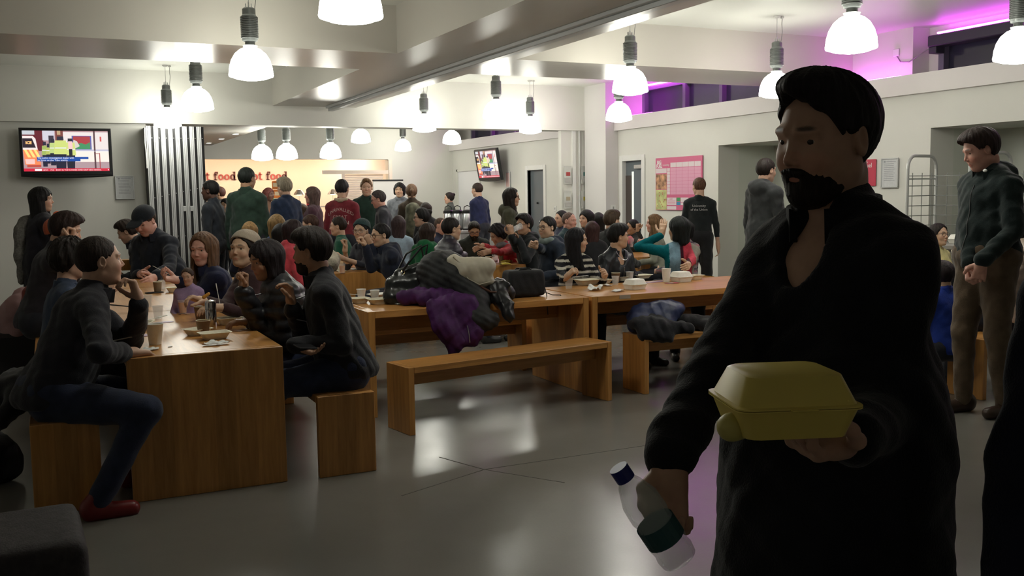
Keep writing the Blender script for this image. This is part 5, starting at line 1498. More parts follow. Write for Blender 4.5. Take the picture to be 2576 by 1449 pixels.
# --- takeaway table
cup('clear', (3.881, 7.040, 0.741), .088, .036, 'tall empty clear cup by the striped jumper woman\'s hand', rb=.026)
tray((4.181, 7.258, 0.741), .21, .16, .045, 'large cream bowl in front of the woman in the striped jumper', .05); tray((4.365, 7.311, 0.741), .17, .14, .032, 'shallow cream tray touching the large cream bowl', .2)
napkin((3.993, 6.803, 0.741), (.17, .10), 'heap of crumpled napkins at the front of the takeaway table', 7, .05); napkin((4.261, 7.072, 0.741), (.12, .06), 'flat napkin behind the heap of napkins', 8, .012); napkin((4.100, 6.615, 0.741), (.13, .07), 'pointed napkin right of the empty clear cup', 9, .018)
cup('clear', (4.362, 7.089, 0.741), .075, .032, 'small empty clear cup in front of the brown cup', rb=.024)
cup('white', (4.519, 7.487, 0.741), .082, .036, 'white paper cup left of the brown cup, before the man in leather', rb=.026); cup('kraft', (4.521, 7.341, 0.741), .080, .040, 'brown paper cup between two white cups', rb=.031)
cup('white', (4.685, 7.370, 0.741), .078, .036, 'white cup stained orange with juice, right of the brown cup', (juice, .35), rb=.026)
tray((4.627, 7.411, 0.741), .13, .12, .038, 'cream tray right behind the brown cup', 0); tray((4.899, 7.517, 0.741), .20, .13, .032, 'long cream tray behind the near takeaway box', .1)
clamshell((4.312, 6.705, 0.741), .165, .15, .083, 'closed white takeaway box near the front of the table', .12); clamshell((5.010, 7.046, 0.741), .17, .16, .088, 'closed white takeaway box beside the tall foam cup', .05)
cup('foam', (4.884, 7.088, 0.741), .115, .040, 'tall white foam cup with a lid by the far takeaway box', rb=.030)

tray((5.225, 7.136, 0.741), .14, .13, .040, 'cream tray right of the far takeaway box', 0)
flyer((4.796, 7.150, 0.741), .26, .10, .15, purple, 'purple leaflet between the two closed takeaway boxes'); flyer((4.846, 6.950, 0.743), .12, .06, -.1, mat('leaflet_red', (.45, .05, .10), .5), 'red leaflet edge beside the far takeaway box')
m = MB(); m.box((-.05, -.001, -.03), (.05, .0015, .0), .0005); o = m.obj('tape_patch', mat('tape', (.45, .36, .28), .25), None, ((4.012, 6.251, 0.740)[0], 6.3795, .738)); tag(o, 'strip of clear tape stuck on the front edge of the takeaway table', 'tape')
# --- second-row tables
cup('clear', (2.732, 9.803, 0.741), .095, .034, 'nearer clear cup of orange juice on the table behind the bearded man', (juice, .8), rb=.027); cup('clear', (3.043, 10.506, 0.741), .095, .036, 'further clear cup of orange juice beside the brown cup', (juice, .75), rb=.028)
cup('kraft', (3.096, 10.914, 0.741), .08, .04, 'brown paper cup between the two orange drinks', rb=.031)
tray((3.091, 11.235, 0.741), .2, .15, .035, 'cream tray at the left end of the orange drinks table', .2); tray((3.261, 10.945, 0.741), .13, .12, .04, 'cream tray right of the further orange drink', .1); napkin((2.966, 10.214, 0.741), (.14, .07), 'flat napkin under the orange drinks', 11, .006); tray((2.752, 10.106, 0.741), .16, .15, .04, 'opened cream box at the left of the nearer orange drink', .7, tilt=.5)
o = empty('bottle', (4.977, 11.890, 0.741), 0, 'green glass bottle with a pale label beside the black padded jacket', 'bottle')
m = MB(); m.lathe([(.034, 0), (.036, .004), (.036, .12), (.030, .145), (.014, .175), (.013, .20)], 20); m.obj('glass', mat('bottle_green', (.05, .10, .05), .12, spec=.7), o, smooth=40)
m = MB(); m.lathe([(.0368, .03), (.0368, .10)], 20, cap=False); m.obj('label_band', mat('label_pale', (.45, .48, .30), .6), o); m = MB(); m.lathe([(.015, .195), (.015, .215)], 12); m.obj('cap', white, o)
chips = mat('chips', (.62, .40, .08), .7); skinb = mat('banana_skin', (.62, .48, .07), .5, noise=.15, nscale=30)
o = tray((5.126, 11.769, 0.741), .24, .18, .035, 'tray of yellow chips beside the green bottle', .2, food=chips)
tray((4.513, 10.308, 0.741), .17, .13, .045, 'cream bowl in front of the chips', .1); cup('kraft', (4.512, 10.070, 0.741), .085, .036, 'brown paper cup at the front left of the banana table', rb=.030); cup('kraft', (4.743, 10.212, 0.741), .085, .038, 'brown paper cup behind the banana skins', rb=.03)
cup('clear', (4.683, 10.258, 0.741), .085, .036, 'clear cup with a little pink drink behind the banana skins', (mat('pink_drink', (.6, .2, .16), .3), .3), rb=.028)
o = cup('clear', (4.971, 10.368, 0.741), .07, .052, 'wide clear tub with a lid among the banana skins', (mat('salad', (.35, .36, .15), .6), .5), rb=.044, cat='tub')
tray((4.912, 10.001, 0.741), .155, .13, .045, 'cream bowl at the right of the banana skins', .0)
def peel(loc, rz, label, n=3, L_=.11):
    o = empty('banana_skin', loc, rz, label, 'banana skin')
    for k in range(n):
        a = (k - (n - 1) / 2) * .75
        m = MB(); P_ = [(0, 0, .016)]; 
        for t in (.3, .6, 1.): P_.append((L_ * t * math.cos(a), L_ * t * math.sin(a), .010 + .012 * math.sin(3 * t)))
        m.tube(P_, [.008, .013, .012, .004], 7); m.obj('peel_strip', skinb, o, smooth=60)
    m = MB(); m.tube([(0, 0, .014), (-.03, 0, .02)], [.009, .006], 7); m.obj('stalk', mat('stalk', (.20, .15, .03), .7), o); return o
peel((4.530, 9.754, 0.741), .3, 'left banana skin on the table behind the black bag'); peel((4.793, 10.092, 0.741), 2.4, 'banana skin in the middle of the table behind the black bag', 4); peel((5.033, 9.988, 0.741), .1, 'banana skin lying alone at the right of the table', 2)
m = MB(); m.box((-.06, -.03, 0), (.06, .03, .009), .003); o = m.obj('smartphone', black, None, (4.367, 9.877, 0.741), (0, 0, .1)); m = MB(); m.box((-.055, -.026, .009), (.055, .026, .0096)); m.obj('screen', mat('phone_glass'), o); tag(o, 'dark phone at the front edge of the banana table', 'phone')

# ================================================================ coats and bags
def blob(name, prims, step, m_, label, cat, fold=.006, fq=26., ph=0., cuts=(), loc=(0, 0, 0), rz=0., quilt=0., parent=None, over=False):
    f = Field()
    for p in prims:
        if p[0] == 'c': f.cap(*p[1:5], k=p[5] if len(p) > 5 else .04)
        else: f.ell(p[1], p[2], None if len(p) < 5 else p[4], p[3] if len(p) > 3 else .04)
    def post(X, Y, Z, D):
        D = D + fold * wob(X, Y, Z, fq, ph) + fold * .5 * wob(X, Y, Z, fq * 2.3, ph + 2)
        if quilt: D = D + quilt * (1 - 2 * np.abs(np.sin((Z * .8 + X * .5) * 75)) ** .7)
        if over: D = np.maximum(D, -np.maximum(6.374 - Y, Z - .743))
        for (ax_, sgn, val) in cuts:
            g = (X, Y, Z)[ax_]; D = np.maximum(D, sgn * (g - val))
        return D
    f.post.append(post)
    P_, F_ = f.build(step)
    o = link(name, npmesh(name, P_, F_), m_, parent, loc, (0, 0, rz))
    if parent is None: tag(o, label, cat)
    return o
TZ = .742

# purple coat: lies on the table and hangs over its front edge
blob('purple_coat', [('c', (2.300, 6.62, .80), (2.505, 6.55, .82), .055, .06), ('c', (2.414, 6.50, .79), (2.645, 6.46, .80), .06, .07), ('e', (2.554, 6.62, .81), (.22, .20, .07)),
                     ('c', (2.414, 6.36, .76), (2.428, 6.28, .62), .05, .05), ('c', (2.505, 6.34, .76), (2.484, 6.27, .58), .07, .06), ('c', (2.596, 6.34, .76), (2.554, 6.27, .52), .08, .06), ('c', (2.680, 6.34, .76), (2.666, 6.27, .52), .07, .06),
                     ('c', (2.470, 6.27, .62), (2.540, 6.27, .44), .06, .045), ('c', (2.554, 6.27, .50), (2.708, 6.27, .56), .05, .05), ('c', (2.526, 6.34, .74), (2.715, 6.34, .74), .06, .06)],
     .011, mat('purple_nylon', (.060, .014, .085), .65, spec=.3, noise=.25, nscale=14, bump=.4, bscale=60), 'purple padded coat hanging over the front edge of the middle table', 'coat', .008, 30, 1., over=True)
o = bpy.data.objects['purple_coat']
m = MB(); m.tube([(2.610, 6.205, .62), (2.620, 6.20, .55), (2.624, 6.20, .50)], .004, 5); m.obj('zip', steel, o)
# dark quilted coat on top
blob('quilted_coat', [('e', (2.610, 6.66, .97), (.20, .16, .15)), ('c', (2.554, 6.60, 1.03), (2.680, 6.55, .86), .09, .11), ('c', (2.624, 6.52, .95), (2.785, 6.40, .76), .10, .09), ('c', (2.750, 6.40, .78), (2.750, 6.29, .62), .08, .075),
                      ('c', (2.708, 6.29, .66), (2.834, 6.28, .64), .07, .055), ('c', (2.540, 6.66, 1.03), (2.680, 6.72, 1.06), .06, .06), ('c', (2.750, 6.5, .84), (2.918, 6.44, .80), .08, .05), ('e', (2.610, 6.64, .82), (.22, .18, .08)), ('e', (2.512, 6.60, .93), (.09, .12, .17))],
     .011, mat('charcoal_quilt', (.028, .029, .030), .62, spec=.3, noise=.25, nscale=14, bump=.3, bscale=70), 'charcoal quilted coat heaped over the purple coat', 'coat', .006, 22, 2., quilt=.0045, over=True)
# cream handbag lying on the coats
o = blob('cream_handbag', [('c', (2.64, 6.50, 1.055), (2.70, 6.46, .98), .050, .075), ('c', (2.72, 6.46, 1.0), (2.87, 6.44, 1.01), .078, .070), ('c', (2.78, 6.45, .92), (2.88, 6.44, .90), .070, .045)], .009, mat('cream_leather', (.50, .46, .36), .5, noise=.08, nscale=20), 'cream leather handbag thrown on the heap of coats', 'handbag', .004, 20, 1.3)
m = MB(); m.tube([(2.66, 6.42, 1.0), (2.70, 6.385, .93), (2.78, 6.375, .885), (2.87, 6.385, .90)], .0035, 6); m.tube([(2.62, 6.46, 1.09), (2.66, 6.42, 1.04), (2.68, 6.40, .98)], .008, 6); m.obj('seam', mat('cream_leather'), o)
m = MB(); m.tube([(2.78, 6.40, .88), (2.86, 6.36, .83), (2.93, 6.36, .82), (2.95, 6.40, .86)], .009, 6); m.obj('strap', mat('brown_leather', (.09, .035, .02), .4), o)
# black handbag with tall looped handles
o = blob('black_handbag', [('c', (2.26, 6.78, .79), (2.52, 6.72, .79), .075, .075), ('c', (2.28, 6.80, .88), (2.50, 6.74, .90), .065, .065), ('c', (2.32, 6.80, .96), (2.48, 6.76, 1.0), .035, .035)], .011, mat('black_leather', (.016, .018, .018), .25, noise=.2, nscale=20), 'black leather handbag with tall looped handles at the left of the coats', 'handbag', .004, 18, .4, cuts=((2, -1, TZ),))
m = MB(); m.tube([(2.33, 6.74, .98), (2.37, 6.70, 1.05), (2.46, 6.69, 1.15), (2.51, 6.69, 1.17), (2.50, 6.69, 1.12), (2.48, 6.69, 1.0)], .008, 7); m.obj('handle', mat('black_leather'), o)
m = MB(); m.tube([(2.33, 6.84, .98), (2.39, 6.82, 1.10), (2.50, 6.80, 1.16), (2.53, 6.8, 1.0)], .008, 7); m.obj('handle', mat('black_leather'), o)
m = MB()
for c_ in ((2.33, 6.735, .97), (2.46, 6.70, .99)): m.tube([(c_[0] + .014 * math.cos(a), c_[1], c_[2] + .014 * math.sin(a)) for a in [PI * k / 6 for k in range(12)]], .003, 5, closed=True)
m.obj('buckle', mat('brass', (.7, .55, .3), .25, metal=1.), o)
# black jacket trailing off the table beside the camera bag
blob('black_jacket', [('e', (2.932, 6.58, .82), (.14, .15, .09)), ('c', (2.904, 6.44, .82), (3.002, 6.42, .86), .07, .05), ('c', (2.946, 6.36, .78), (2.960, 6.27, .66), .05, .045), ('c', (3.002, 6.50, .84), (3.072, 6.5, .80), .06, .05), ('c', (2.918, 6.40, .78), (2.974, 6.30, .74), .06, .05)], .011, mat('black_shiny', (.012, .012, .014), .38, noise=.2, nscale=20), 'shiny black jacket hanging off the table edge beside the black bag', 'jacket', .009, 34, .8, over=True)
o = empty('foil_tray', (3.160, 6.902, 0.742), .2, 'pale crumpled foil tray half under the black jacket', 'food tray'); m = MB(); m.loft([rrect(.10, .08, .02, 0), rrect(.13, .11, .02, .03), rrect(.135, .115, .02, .031)]); m.obj('shell', foam, o)
# camera bag
c = (3.291, 6.605, 0.742)
o = empty('camera_bag', (c[0], c[1] + .09, .742), math.radians(-2), 'black fabric equipment bag with two handles standing on the middle table', 'bag')
f = Field(); f.cap((-.14, 0, .06), (.14, 0, .06), .09, k=0); f.cap((-.13, 0, .14), (.13, 0, .14), .08)
def bagshape(X, Y, Z, D):
    qx = np.abs(X) - .125 + .08 * np.maximum(Z - .12, 0); qy = np.abs(Y) - .060 + .12 * np.maximum(Z - .08, 0); qz = np.abs(Z - .105) - .072
    return np.sqrt(np.maximum(qx, 0) ** 2 + np.maximum(qy, 0) ** 2 + np.maximum(qz, 0) ** 2) + np.minimum(np.maximum(qx, np.maximum(qy, qz)), 0) - .030 + .003 * wob(X, Y, Z, 30, .5) + 0 * D
f.post.append(bagshape); P_, F_ = f.build(.009, pad=.03); nyl = mat('black_canvas', (.010, .010, .012), .75, noise=.2, nscale=30, bump=.3, bscale=200)
link('bag_body', npmesh('bag_body', P_, F_), nyl, o)
for y in (-.045, .045):
    m = MB(); m.tube([(-.07, y * 1.3, .10), (-.065, y, .19), (-.04, y * .8, .215), (.04, y * .8, .215), (.065, y, .19), (.07, y * 1.3, .10)], .007, 6); m.obj('handle', mat('black_leather'), o)
m = MB(); m.tube([(.155, 0, .16), (.165, -.02, .09), (.155, -.09, .01), (.145, -.115, -.06), (.15, -.118, -.14)], .004, 5); m.tube([(.16, -.03, .03), (.22, -.06, .004), (.27, -.10, .004), (.285, -.118, -.04)], .0035, 5); m.obj('strap', black, o)
m = MB(); m.tube([(-.155, 0, .10), (-.19, -.03, .06), (-.24, -.04, .03), (-.30, -.02, .02)], .008, 5); m.obj('side_strap', black, o)
# blue bag and dark coats on the pushed-in bench
blob('blue_rucksack', [('e', (4.25, 6.36, .56), (.22, .15, .11)), ('e', (4.38, 6.36, .60), (.16, .14, .08)), ('c', (4.07, 6.3, .52), (4.3, 6.24, .50), .08, .07)], .012, mat('navy_nylon', (.018, .028, .085), .5, noise=.3, nscale=12, bump=.3, bscale=60), 'navy blue bag heaped on the bench under the takeaway table', 'bag', .008, 22, .3, cuts=((2, -1, .442),))
blob('black_coat', [('e', (4.14, 6.28, .52), (.16, .14, .08)), ('c', (4.05, 6.16, .46), (4.25, 6.14, .42), .06, .05), ('c', (4.2, 6.16, .50), (4.45, 6.16, .47), .06, .05)], .012, cloth((.014, .014, .018)), 'black coat at the left end of the bench under the takeaway table', 'coat', .008, 26, 1.7)
blob('charcoal_coat', [('c', (4.50, 6.28, .50), (4.66, 6.20, .49), .07, .06), ('c', (4.62, 6.15, .48), (4.66, 6.12, .34), .055, .05), ('c', (4.66, 6.12, .36), (4.70, 6.11, .23), .05, .045), ('c', (4.74, 6.16, .45), (4.76, 6.12, .28), .04, .04)], .012, cloth((.022, .021, .024)), 'charcoal coat trailing from the bench towards the floor', 'coat', .007, 26, 2.7)
napkin((4.72, 6.38, .442), (.16, .10), 'sheet of white paper lying on the bench under the takeaway table', 21, .004, 'paper')
# pink coat and red bag on the left bench end
blob('pink_coat', [('e', (-0.246, 9.143, 0.583), (.16, .18, .17)), ('c', (-0.211, 9.251, 0.706), (-0.058, 9.512, 0.709), .09, .08), ('e', (-0.268, 9.140, 0.450), (.13, .18, .12))], .016, mat('dusty_pink', (.30, .17, .17), .6, noise=.1, nscale=12), 'dusty pink padded coat at the left edge below the standing woman', 'coat', .01, 20, .6)
blob('red_bag', [('c', (-0.174, 8.787, 0.697), (-0.040, 8.858, 0.913), .06, .05), ('c', (-0.040, 8.858, 0.913), (-0.097, 8.759, 0.776), .05, .06), ('e', (-0.118, 8.767, 0.761), (.10, .10, .10))], .014, mat('dull_red', (.22, .035, .025), .55, noise=.2, nscale=14), 'dull red bag hanging beside the pink coat on the left', 'bag', .006, 24, .2)
m = MB(); m.box((-.22, -.18, 0), (.22, .18, .44), .03); o = m.obj('low_stool', mat('stool_base'), None, ((-0.246, 9.143, 0.583)[0] - .02, (-0.246, 9.143, 0.583)[1], 0)); tag(o, 'dark stool under the pink coat at the left edge', 'stool')
# bin with a box on it behind the standing man, far right
c = (7.825, 6.480, 1.000)
o = empty('waste_bin', (c[0], c[1], 0), 0, 'grey bin behind the standing man at the right', 'bin')
m = MB(); m.box((-.2, -.2, 0), (.2, .2, .94), .02); m.obj('body', mat('bin_grey', (.20, .19, .18), .5), o); m = MB(); m.box((-.21, -.21, .94), (.21, .21, 1.0), .015); m.obj('lid', mat('bin_lid', (.30, .29, .27), .5), o)
clamshell((c[0], c[1], 1.001), .22, .2, .085, 'white takeaway box on the bin beside the standing man', .3)
# round table edge where the seated woman in yellow sits, and the pushchair
o = empty('pushchair', ((6.631, 5.521, 0.504)[0], (6.631, 5.521, 0.504)[1], 0), math.radians(-30), 'black folding pushchair with silver tubes left of the standing man', 'pushchair')
m = MB()
for s_ in (-1, 1): m.tube([(s_ * .22, -.25, .12), (s_ * .22, .1, .55), (s_ * .22, .32, .95)], .012, 7)
m.obj('frame', steel, o)
m = MB()
for s_ in (-1, 1): m.tube([(s_ * .22, .3, .12), (s_ * .22, -.1, .60)], .012, 7)
m.obj('rear_frame', steel, o)
for sx in (-1, 1):
    for y in (-.27, .3): m = MB(); m.lathe([(.05, -.015), (.085, -.015), (.085, .015), (.05, .015)], 18); m.v = [(sx * .24 + v[2], y + v[0], .086 + v[1]) for v in m.v]; m.obj('wheel', dark, o)
m = MB(); m.box((-.19, -.18, .38), (.19, .14, .43), .015); m.box((-.19, .12, .40), (.19, .18, .85), .02); m.obj('seat', cloth((.01, .012, .02)), o)

# things on the left edge
blob('black_holdall', [('e', (0, 0, .16), (.17, .15, .16)), ('c', (-.1, 0, .1), (.08, .05, .1), .11, .11)], .014, mat('black_canvas'), 'black bag on the floor cut by the left edge, beside the first bench', 'bag', .008, 20, .6, cuts=((2, -1, .002),), loc=(-0.380, 5.871, 0.000))
blob('spare_coat', [('e', (-.16, 5.66, .56), (.14, .16, .10)), ('c', (-.18, 5.5, .52), (-.26, 5.42, .44), .07, .05), ('c', (-.24, 5.6, .50), (-.30, 5.5, .38), .05, .04)], .013, cloth((.012, .012, .014)), 'black coat bundled on the bench behind the man in red shoes', 'coat', .008, 26, 1.1)

# ================================================================ the people
def fc(v): return 205.5 + v          # bearing for a look relative to the camera: 0 towards us, 90 to picture left, -90 to picture right, 180 away
BK, DK, BR, LB, BL, GR = (.010, .009, .009), (.016, .011, .009), (.050, .028, .016), (.13, .075, .035), (.34, .22, .10), (.20, .17, .14)
def H(w_, pose='relax', **k): d = dict(w=w_, pose=pose); d.update(k); return d
NAVY, BLACK, CHAR, JEAN = (.016, .020, .045), (.012, .012, .014), (.028, .028, .030), (.030, .040, .085)

# ---- left tables, wall side
p1 = person('man in dark jacket, jeans and red shoes leaning on the nearest table end', (0.235, 5.364, 1.218), 84, .45, lean=24, hy=-2, hp=-4, side=4, lod=3, skin='light', hair=('crop', (.025, .016, .012)), top=('jacket', (.020, .020, .026)),
       legs=(.020, .027, .055), shoes=(.16, .012, .012), R=H((0.314, 5.192, 0.765), 'relax', dw=(.9, .35, -.1), nw=(0, 0, -1), pw=(-.2, -1, -.3)), L=H((0.410, 5.312, 0.994), 'grip', dw=(-.25, .1, 1), nw=(-.9, -.1, .2), pw=(.2, .5, -1)),
       knees=[(-.06, .42, .50), (.36, .34, .50)], feet=[(-.06, .36, .085), (.37, .13, .085)], fat=.8)
m = MB(); a_ = p1['ends'][-1][1]; 
person('person with curly dark hair behind the man in the dark jacket, blue checked shirt', (0.124, 6.469, 1.168), 84, .45, lean=10, lod=1, skin='light', hair=('curly', (.018, .013, .011)), top=('shirt', (.035, .055, .10)), L=H((0.350, 6.006, 0.962), 'grip', dw=(.3, 0, 1), nw=(0, 1, 0)))
person('dark haired boy leaning on his hand, on the wall side below the standing woman', (0.139, 8.701, 1.288), 95, .45, lean=18, hp=16, lod=1, skin='light', hair=('thick', (.022, .012, .010)), top=('jacket', (.025, .022, .028)), R=H((0.179, 8.558, 1.173), 'fist', dw=(.1, 0, 1), nw=(-1, 0, 0)), L=H((0.223, 8.526, 1.067), 'relax'))
f = Field(); f.ell((0, 0, 0), (.036, .036, .036)); f.post.append(lambda X, Y, Z, D: D + .004 * np.sin(X * 300) * np.sin(Y * 300) * np.sin(Z * 300)); P_, F_ = f.build(.005)
b = person('person in an orange bobble hat hidden behind the dark haired boy', (0.111, 9.710, 1.229), 80, .45, lean=6, lod=0, skin='light', hair=('crop', DK), top=('jacket', BLACK), hat=('beanie', (.45, .10, .04)), facef=False)
q_ = b['Hc'] + b['Rh'] @ V3(0, -.02, .165) * b['s']; o = link('bobble', npmesh('bobble', P_, F_), cloth((.70, .14, .05)), b['o'], tuple(q_))
p4 = person('standing woman with long black hair and a grey scarf over one shoulder', (-0.026, 10.254, 1.540), fc(-140), None, hy=38, lod=1, g='f', hair=('longfringe', BK), top=('coat', (.014, .013, .020)), legs=BLACK, skin='light', fat=1.2, L={'l': (-.34, .10, .98), 'pole': (-1, -.4, -.6)})
blob('scarf', [('c', (-.15, -.06, 1.33), (-.25, -.06, 1.34), .035, .03), ('c', (-.11, -.10, 1.33), (-.11, -.14, 1.20), .05, .055), ('c', (-.11, -.14, 1.25), (-.11, -.15, 1.0), .055, .05), ('c', (-.11, -.15, 1.02), (-.08, -.17, .78), .05, .035), ('c', (-.08, .0, 1.36), (-.12, -.08, 1.34), .045, .05)], .013,
     mat('grey_tweed', (.16, .155, .14), .9, noise=.35, nscale=60, bump=.8, bscale=150), None, None, .006, 26, .4, parent=p4['o'])
m = MB(); m.tube([(.12, .06, 1.35), (.2, .15, 1.1), (.24, .12, .92)], .010, 6); m.obj('bag_strap', mat('black_leather'), p4['o'])
person('person with brown hair bending at the far end of the left tables', (0.795, 11.493, 1.175), fc(80), .45, lean=26, hp=22, lod=1, hair=('thick', (.024, .016, .012)), skin='light', top=('jacket', (.018, .020, .030)))
person('large man in a black cap and navy jacket at the far end', (0.904, 10.567, 1.328), fc(18), .45, lean=22, hp=30, lod=1, skin='pink', hair=('short', BR), hat=('cap', (.012, .016, .022)), top=('jacket', (.014, .017, .026)), fat=1.6, R=H((0.820, 10.429, 0.780)), L=H((0.931, 10.006, 0.780)))
bench(.15, 10.92, 1.75, .31, 'x', 'oak bench across the end of the left tables')
# ---- left tables, aisle side
person('ginger brown haired woman in navy turning to us, white fork in hand', (1.005, 7.275, 1.181), 262, .45, lean=20, hy=-44, hp=6, lod=2, g='f', skin='pink', hair=('long', (.125, .066, .035)), top=('jacket', (.016, .020, .055)), sc=1.0, R=H((0.820, 7.062, 0.965), 'pinch', dw=(-1, -.2, .2), nw=(0, -.3, .9)), L=H((1.046, 7.902, 0.800), 'relax'))
kid = person('toddler in lilac sitting on the ginger woman\'s lap', (0.863, 7.053, 1.080), 205, .60, lean=0, hp=4, L={'l': (-.12, .20, .72)}, R={'l': (.12, .20, .72)}, lod=1, g='f', skin='light', hair=('short', (.05, .03, .02)), top=('sweater', (.34, .24, .40)), sc=.52, legs=(.3, .25, .35))
fork((0.789, 7.201, 0.984), (math.radians(30), math.radians(10), math.radians(75)), 'white plastic fork held up by the ginger woman', .16)
pb = person('woman in a beige knitted beanie looking up to the left', (1.176, 6.635, 1.160), 262, .45, lean=16, hy=-38, hp=-8, lod=2, g='f', skin='asian', hair=('short', DK), hat=('beanie', (.36, .30, .23)), top=('sweater', (.045, .020, .022)), sc=1.0, R=H((0.894, 6.404, 0.872), 'pinch', dw=(-.9, -.2, .35), nw=(0, -.2, -1)), L=H((0.979, 6.249, 0.844), 'relax', dw=(-1, -.1, .1), nw=(0, 0, -1)))
fork((0.953, 6.265, 0.871), (math.radians(82), 0, math.radians(75)), 'white plastic fork standing up in the hand of the woman in the beanie', .13)
napkin((0.952, 6.263, 0.852), (.07, .05), 'scrap of white napkin held by the woman in the beanie', 33, .008)
o = blob('fried_snack', [('c', (0, 0, 0), (.03, 0, .02), .012, .010)], .005, mat('fried', (.55, .25, .03), .5), 'golden snack pinched by the woman in the beanie', 'food', .001, 40, 0, loc=(0.865, 6.311, 0.913))
pw_ = person('woman with black bobbed hair in black padded jacket, fist at chin', (1.177, 5.909, 1.147), 268, .45, lean=22, hy=-14, hp=12, lod=3, g='f', skin='tan', hair=('bob', (.014, .010, .011)), top=('puffer', (.020, .020, .024)), sc=1.0, R=H((1.027, 5.850, 0.968), 'fist', dw=(.1, .1, 1), nw=(-.6, -.3, .1), pw=(0, -.3, -1)), L=H((1.105, 5.960, 0.779), 'relax', dw=(-1, 0, .1), nw=(0, 0, -1)), legs=(.018, .025, .06), fat=.2)
blob('hood', [('c', (-.12, -.13, 1.12), (.0, -.16, 1.14), .045, .05), ('c', (.0, -.16, 1.14), (.12, -.12, 1.12), .05, .04)], .010, mat('fur_cream', (.36, .32, .25), .95, noise=.2, nscale=40, bump=1., bscale=120), None, None, .006, 60, .2, parent=pw_['o'])
pm = person('bearded man with thick dark hair in a black jacket on the near bench', (1.337, 5.424, 1.174), 278, .45, lean=15, hy=26, hp=4, lod=3, skin='tan', hair=('thick', (.016, .011, .009)), beard=(.014, .010, .008), top=('jacket', (.017, .017, .020)), fat=.7, legs=(.022, .030, .065), sc=1.06,
       R=H((1.217, 5.420, 0.911), 'pinch', dw=(-.12, .05, 1), nw=(-1, -.2, .1), pw=(-.2, .3, -1)), L=H((1.182, 5.271, 0.724), 'relax', dw=(.8, -.5, -.25), nw=(-.2, -.3, .9), pw=(.9, -.4, -.6)), knees=[(-.13, .40, .50), (.12, .40, .50)], feet=[(-.04, .50, .085), (.16, .50, .085)])
# right arm of the seated man is the one nearer the table; the phone lies in that hand
m = MB(); m.box((-.033, -.060, -.004), (.033, .060, .004), .003); o = m.obj('smartphone', black, None, (1.213, 5.124, 0.733), (math.radians(-8), math.radians(12), math.radians(-70))); tag(o, 'black phone held by the bearded man on the near bench', 'phone')

# ---- second row: orange drinks table
person('woman with long blonde hair seen from behind between the first two rows', (2.106, 11.421, 1.142), fc(160), .45, lod=0, g='f', hair=('wavy', (.30, .18, .075)), top=('jacket', (.018, .022, .05)))
person('dark haired person behind the blonde woman, only the crown showing', (2.433, 12.833, 1.231), fc(170), .45, lod=0, hair=('short', BK), top=('jacket', NAVY))
person('person with light brown bobbed hair and a blue jacket, seen from behind', (2.331, 10.987, 1.214), fc(175), .45, lod=0, g='f', hair=('bob', (.24, .15, .065)), top=('jacket', (.022, .045, .13)))
person('black haired woman seen from behind, left of the coral jacket', (2.123, 9.855, 1.149), fc(160), .45, lod=0, g='f', hair=('mid', BK), top=('jacket', (.02, .02, .03)))
person('dark bobbed woman in a coral red jacket bending towards the table', (2.172, 9.501, 1.182), 70, .45, lean=14, hp=18, lod=1, g='f', skin='asian', hair=('bob', (.020, .010, .011)), top=('jacket', (.50, .055, .075)))
person('bearded brown haired man in a royal blue hooded top looking down', (2.935, 11.921, 1.186), fc(85), .45, lean=14, hp=14, lod=1, skin='light', hair=('short', (.05, .024, .016)), beard=(.05, .024, .016), top=('hoodie', (.022, .035, .15)), hood=True)
person('dark haired man in a bottle green sweater in profile', (3.162, 11.476, 1.170), fc(88), .45, lean=8, lod=1, skin='light', hair=('short', (.022, .014, .010)), top=('sweater', (.010, .075, .045)))
pg = person('man in a dark green beanie and glasses with one fist raised', (3.031, 10.091, 1.156), 250, .45, lean=12, hy=-30, lod=1, skin='asian', hair=('short', BK), hat=('beanie', (.020, .045, .048)), glasses=(.15, .15, .16), top=('shirt', (.028, .03, .042)),
       R=H((2.811, 9.952, 0.966), 'fist', dw=(.1, .0, 1), nw=(-1, 0, 0), sleeve=.25), L=H((2.729, 9.761, 0.896), 'grip', dw=(-.8, 0, .4), sleeve=.3))
person('black haired man with glasses leaning on folded arms, dark hooded jacket', (3.016, 9.372, 1.136), 275, .45, lean=24, hp=6, hy=-12, lod=1, skin='asian', hair=('short', BK), glasses=(.02, .015, .015), top=('jacket', (.016, .021, .040)), hood=True, R=H((2.832, 9.281, 1.027), 'fist', dw=(-.4, 0, .9), nw=(0, 0, -1)), L=H((2.976, 9.546, 1.027), 'fist', dw=(-.4, 0, .9)))
# ---- third row: banana table
person('brown haired woman in pale blue seen from behind', (4.020, 11.734, 1.160), fc(178), .45, lod=0, g='f', hair=('mid', (.045, .030, .032)), top=('shirt', (.30, .40, .50)))
person('brown haired woman in a bright green hooded top seen from behind', (3.860, 10.247, 1.109), 40, .45, lean=10, hy=25, lod=1, g='f', hair=('bob', (.032, .020, .016)), top=('hoodie', (.006, .10, .035)), hood=True)
person('man with black hair and glasses in a black padded jacket facing right', (3.704, 9.160, 1.182), 88, .45, lean=10, lod=1, skin='asian', hair=('short', (.014, .010, .009)), glasses=(.02, .02, .02), top=('puffer', (.026, .024, .036)), L=H((4.315, 10.310, 0.800), 'grip'), R=H((4.151, 9.784, 0.800), 'hold'))
person('close cropped man half hidden behind the man with the glasses', (4.542, 11.594, 1.134), fc(-60), .45, lod=0, skin='pink', hair=('bald', (.10, .065, .05)), top=('jacket', NAVY))
